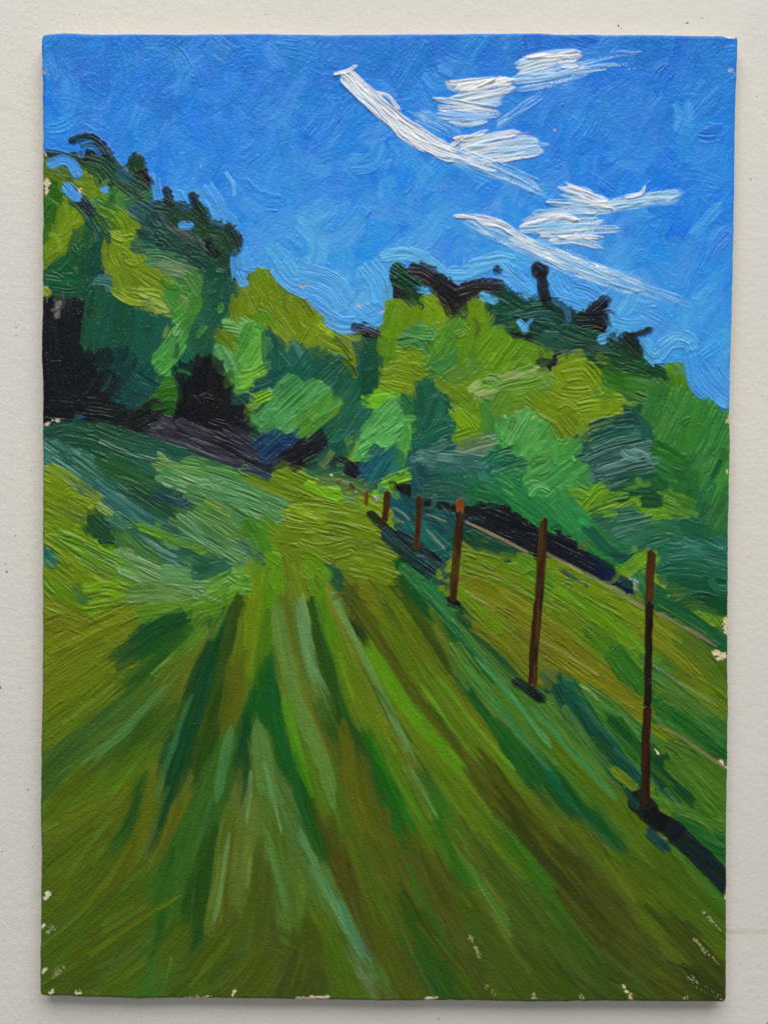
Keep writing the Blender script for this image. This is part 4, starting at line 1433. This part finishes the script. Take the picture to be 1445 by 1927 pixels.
wall = mesh_obj("wall", v, f, WALL); wall["kind"] = "structure"
wall["label"] = "off white painted plaster wall behind the canvas"
def PW(px, py, h=0.0):
    return ((px - CX) * S, -h * S, (CY - py) * S)

# specks and scuffs on the wall paint
SPECK = plain("wall_speck", (.30, .28, .25))
for (px, py, r, el) in [(1163, 48, 2.6, 1.6), (1169, 53, 1.6, 1.2), (1292, 43, 2.6, 1.8), (1320, 34, 2, 1.3), (31, 616, 2.2, 1), (31, 631, 1.8, 1.2), (30, 605, 1.3, 1), (1423, 181, 1.6, 1), (1411, 337, 1.8, 1.3), (1434, 745, 1.6, 1), (1403, 955, 1.6, 1), (60, 886, 1.5, 1), (30, 1008, 2, 1.3), (1, 1293, 3.2, 1.7), (54, 1486, 1.6, 3), (62, 1593, 1.6, 1), (5, 1602, 2, 1), (825, 1918, 2, 1.6), (1443, 1925, 3, 1), (1416, 1722, 1.6, 1), (14, 1076, 3, 1.4), (150, 27, 1.4, 1), (500, 27, 1.8, 1), (1370, 540, 1.2, 1), (1400, 640, 1.4, 1), (12, 1060, 2, 1), (40, 1295, 1.4, 1)]:
    n = 9; a0 = RNG.uniform(0, 6.28); ang = RNG.uniform(0, 3.14)
    k = CAM_D / (CAM_D + W0)
    cx, _, cz = PW(px, py); cx /= k; cz /= k
    vs_ = [(cx, W0 - .00025, cz)]
    for q in range(n):
        a = 2 * math.pi * q / n
        rr = r * S * RNG.uniform(.45, .85)
        ex, ez = rr * el * math.cos(a), rr * math.sin(a)
        vs_.append((cx + ex * math.cos(ang) - ez * math.sin(ang), W0 - .00002, cz + ex * math.sin(ang) + ez * math.cos(ang)))
    mesh_obj("speck", vs_, [(0, 1 + (q + 1) % n, 1 + q) for q in range(n)], SPECK, wall, True)

# ------------------------------------------------------------------ the painting
painting = bpy.data.objects.new("landscape_painting", None); COL.objects.link(painting)
painting["label"] = "unframed oil painting of a green hillside, trees and fence posts under blue sky"
painting["category"] = "painting"

PX = (X - CX) * S; PZ = (CY - Y) * S; PY = -(H + 1.2) * S
P = np.stack([PX, PY, PZ], -1).astype(np.float32)
du = np.zeros_like(P); dv = np.zeros_like(P)
du[:, 1:-1] = P[:, 2:] - P[:, :-2]; du[:, 0] = P[:, 1] - P[:, 0]; du[:, -1] = P[:, -1] - P[:, -2]
dv[1:-1] = P[2:] - P[:-2]; dv[0] = P[1] - P[0]; dv[-1] = P[-1] - P[-2]
NRM = np.cross(dv, du); NRM /= np.linalg.norm(NRM, axis=-1, keepdims=True) + 1e-12
if NRM[NY // 2, NX // 2, 1] > 0: NRM = -NRM
Pf = P.reshape(-1, 3); Nf = NRM.reshape(-1, 3).astype(np.float32)
Cf = np.concatenate([C.reshape(-1, 3), np.ones((NX * NY, 1), np.float32)], 1).astype(np.float32)
jj, ii = np.meshgrid(np.arange(NX - 1), np.arange(NY - 1))
v0 = (ii * NX + jj).ravel()
QUADS = np.stack([v0, v0 + NX, v0 + NX + 1, v0 + 1], 1).astype(np.int64)

def patch(name, faces, parent):
    q = QUADS[faces]
    vids, inv = np.unique(q, return_inverse=True)
    inv = inv.reshape(-1).astype(np.int32)
    n = len(faces)
    me = bpy.data.meshes.new(name)
    me.vertices.add(len(vids)); me.vertices.foreach_set("co", Pf[vids].ravel())
    me.loops.add(n * 4); me.loops.foreach_set("vertex_index", inv)
    me.polygons.add(n); me.polygons.foreach_set("loop_start", np.arange(0, n * 4, 4, dtype=np.int32))
    me.polygons.foreach_set("use_smooth", np.ones(n, bool))
    me.update(calc_edges=True)
    a = me.attributes.new("pigment", 'FLOAT_COLOR', 'POINT'); a.data.foreach_set("color", Cf[vids].ravel())
    b = me.attributes.new("relief_normal", 'FLOAT_VECTOR', 'POINT'); b.data.foreach_set("vector", Nf[vids].ravel())
    me.materials.append(PAINT)
    o = bpy.data.objects.new(name, me); COL.objects.link(o)
    if parent is not None: o.parent = parent
    return o

FID = ID[:-1, :-1].copy()
# split every stroke into the connected pieces that stay visible
brk = np.ones(FID.shape, bool); brk[:, 1:] = FID[:, 1:] != FID[:, :-1]
RUN = (np.cumsum(brk.ravel()) - 1).reshape(FID.shape)
rstart = np.nonzero(brk.ravel())[0]; rid = FID.ravel()[rstart]
par_ = list(range(len(rstart)))
def find(a):
    while par_[a] != a:
        par_[a] = par_[par_[a]]; a = par_[a]
    return a
same = FID[1:] == FID[:-1]
ia_, ib_ = RUN[:-1][same], RUN[1:][same]
pr_ = np.unique(ia_.astype(np.int64) * len(rstart) + ib_)
for a_, b_ in zip((pr_ // len(rstart)).tolist(), (pr_ % len(rstart)).tolist()):
    ra, rb = find(a_), find(b_)
    if ra != rb: par_[max(ra, rb)] = min(ra, rb)
root = np.array([find(k) for k in range(len(rstart))])
PIECE = root[RUN]
psize = np.bincount(PIECE.ravel(), minlength=len(rstart))
LAYS = ['sky', 'trees', 'field', 'cloud', 'bare', 'fence']
lay_of = np.array([LAYS.index(s_[0]) for s_ in STROKES] + [0])
flay = np.where(FID >= 0, lay_of[FID], LAYER[:-1, :-1]).ravel()
NAMES = {'sky': ("painted_sky", "sky_brushstroke", "blue painted sky of loose curved strokes"),
         'trees': ("painted_trees", "foliage_brushstroke", "painted wood of dark, olive and bright green dabs"),
         'field': ("painted_field", "field_brushstroke", "painted green field of long strokes fanning out"),
         'cloud': ("painted_clouds", "cloud_brushstroke", "thick white cloud strokes dragged over the blue"),
         'bare': ("bare_canvas", "canvas_gap", "bare cream canvas showing through at the edges"),
         'fence': ("painted_fence", "painted_post", "row of brown painted fence posts")}
pf = PIECE.ravel(); order = np.argsort(pf, kind='stable')
pids = np.unique(pf); start = np.searchsorted(pf[order], pids); stop = np.append(start[1:], len(pf))
span = {int(k): (int(a_), int(b_)) for k, a_, b_ in zip(pids, start, stop)}
cand = {L: [] for L in LAYS}
for k in pids:
    sid = int(rid[k])
    if sid < 0: continue
    L = STROKES[sid][0]
    if psize[k] >= (62 if L not in ('fence', 'bare') else 8):
        cand[L].append((int(psize[k]) + (100000 if STROKES[sid][1] else 0), int(k), sid))
for li, L in enumerate(LAYS):
    pname, cname, plabel = NAMES[L]
    top = sorted(cand[L], reverse=True)[:290]
    groups = {}
    for _, k, sid in top:
        g = STROKES[sid][2]
        groups.setdefault(('g', g) if g is not None else ('p', k), []).append(k)
    used = np.zeros(len(rstart), bool)
    for ks in groups.values():
        used[ks] = True
    rest = np.where((flay == li) & ~used[pf])[0]
    if len(rest):
        par = patch(pname, rest, painting)
        if L in ('bare', 'cloud', 'fence'): par['kind'] = 'stuff'
    else:
        par = bpy.data.objects.new(pname, None); COL.objects.link(par); par.parent = painting
    par["label"] = plabel
    for ks in groups.values():
        patch(cname, np.concatenate([order[span[k][0]:span[k][1]] for k in ks]), par)

# canvas-covered body of the panel behind the paint
ring = [(0, j) for j in range(0, NX, 3)] + [(i, NX - 1) for i in range(0, NY, 3)] + [(NY - 1, j) for j in range(NX - 1, -1, -3)] + [(i, 0) for i in range(NY - 1, 0, -3)]
front = np.array([P[i, j] for i, j in ring]); m = len(front)
rings = []
for inset, dep in ((.0, None), (.0002, .0006), (.0004, .002), (.0004, DEPTH)):
    q = front.copy()
    q[:, 0] -= np.sign(q[:, 0]) * inset; q[:, 2] -= np.sign(q[:, 2]) * inset
    if dep is not None: q[:, 1] = dep
    rings.append(q)
vv_ = np.vstack(rings); ff = []
for k in range(len(rings) - 1):
    for q in range(m):
        a = k * m + q; b = k * m + (q + 1) % m
        ff.append((a, b, b + m, a + m))
ff.append(tuple(3 * m + q for q in range(m)))
body = mesh_obj("canvas_panel", vv_, ff, LINEN, painting, True)
body["label"] = "primed linen turned over the panel's edges"
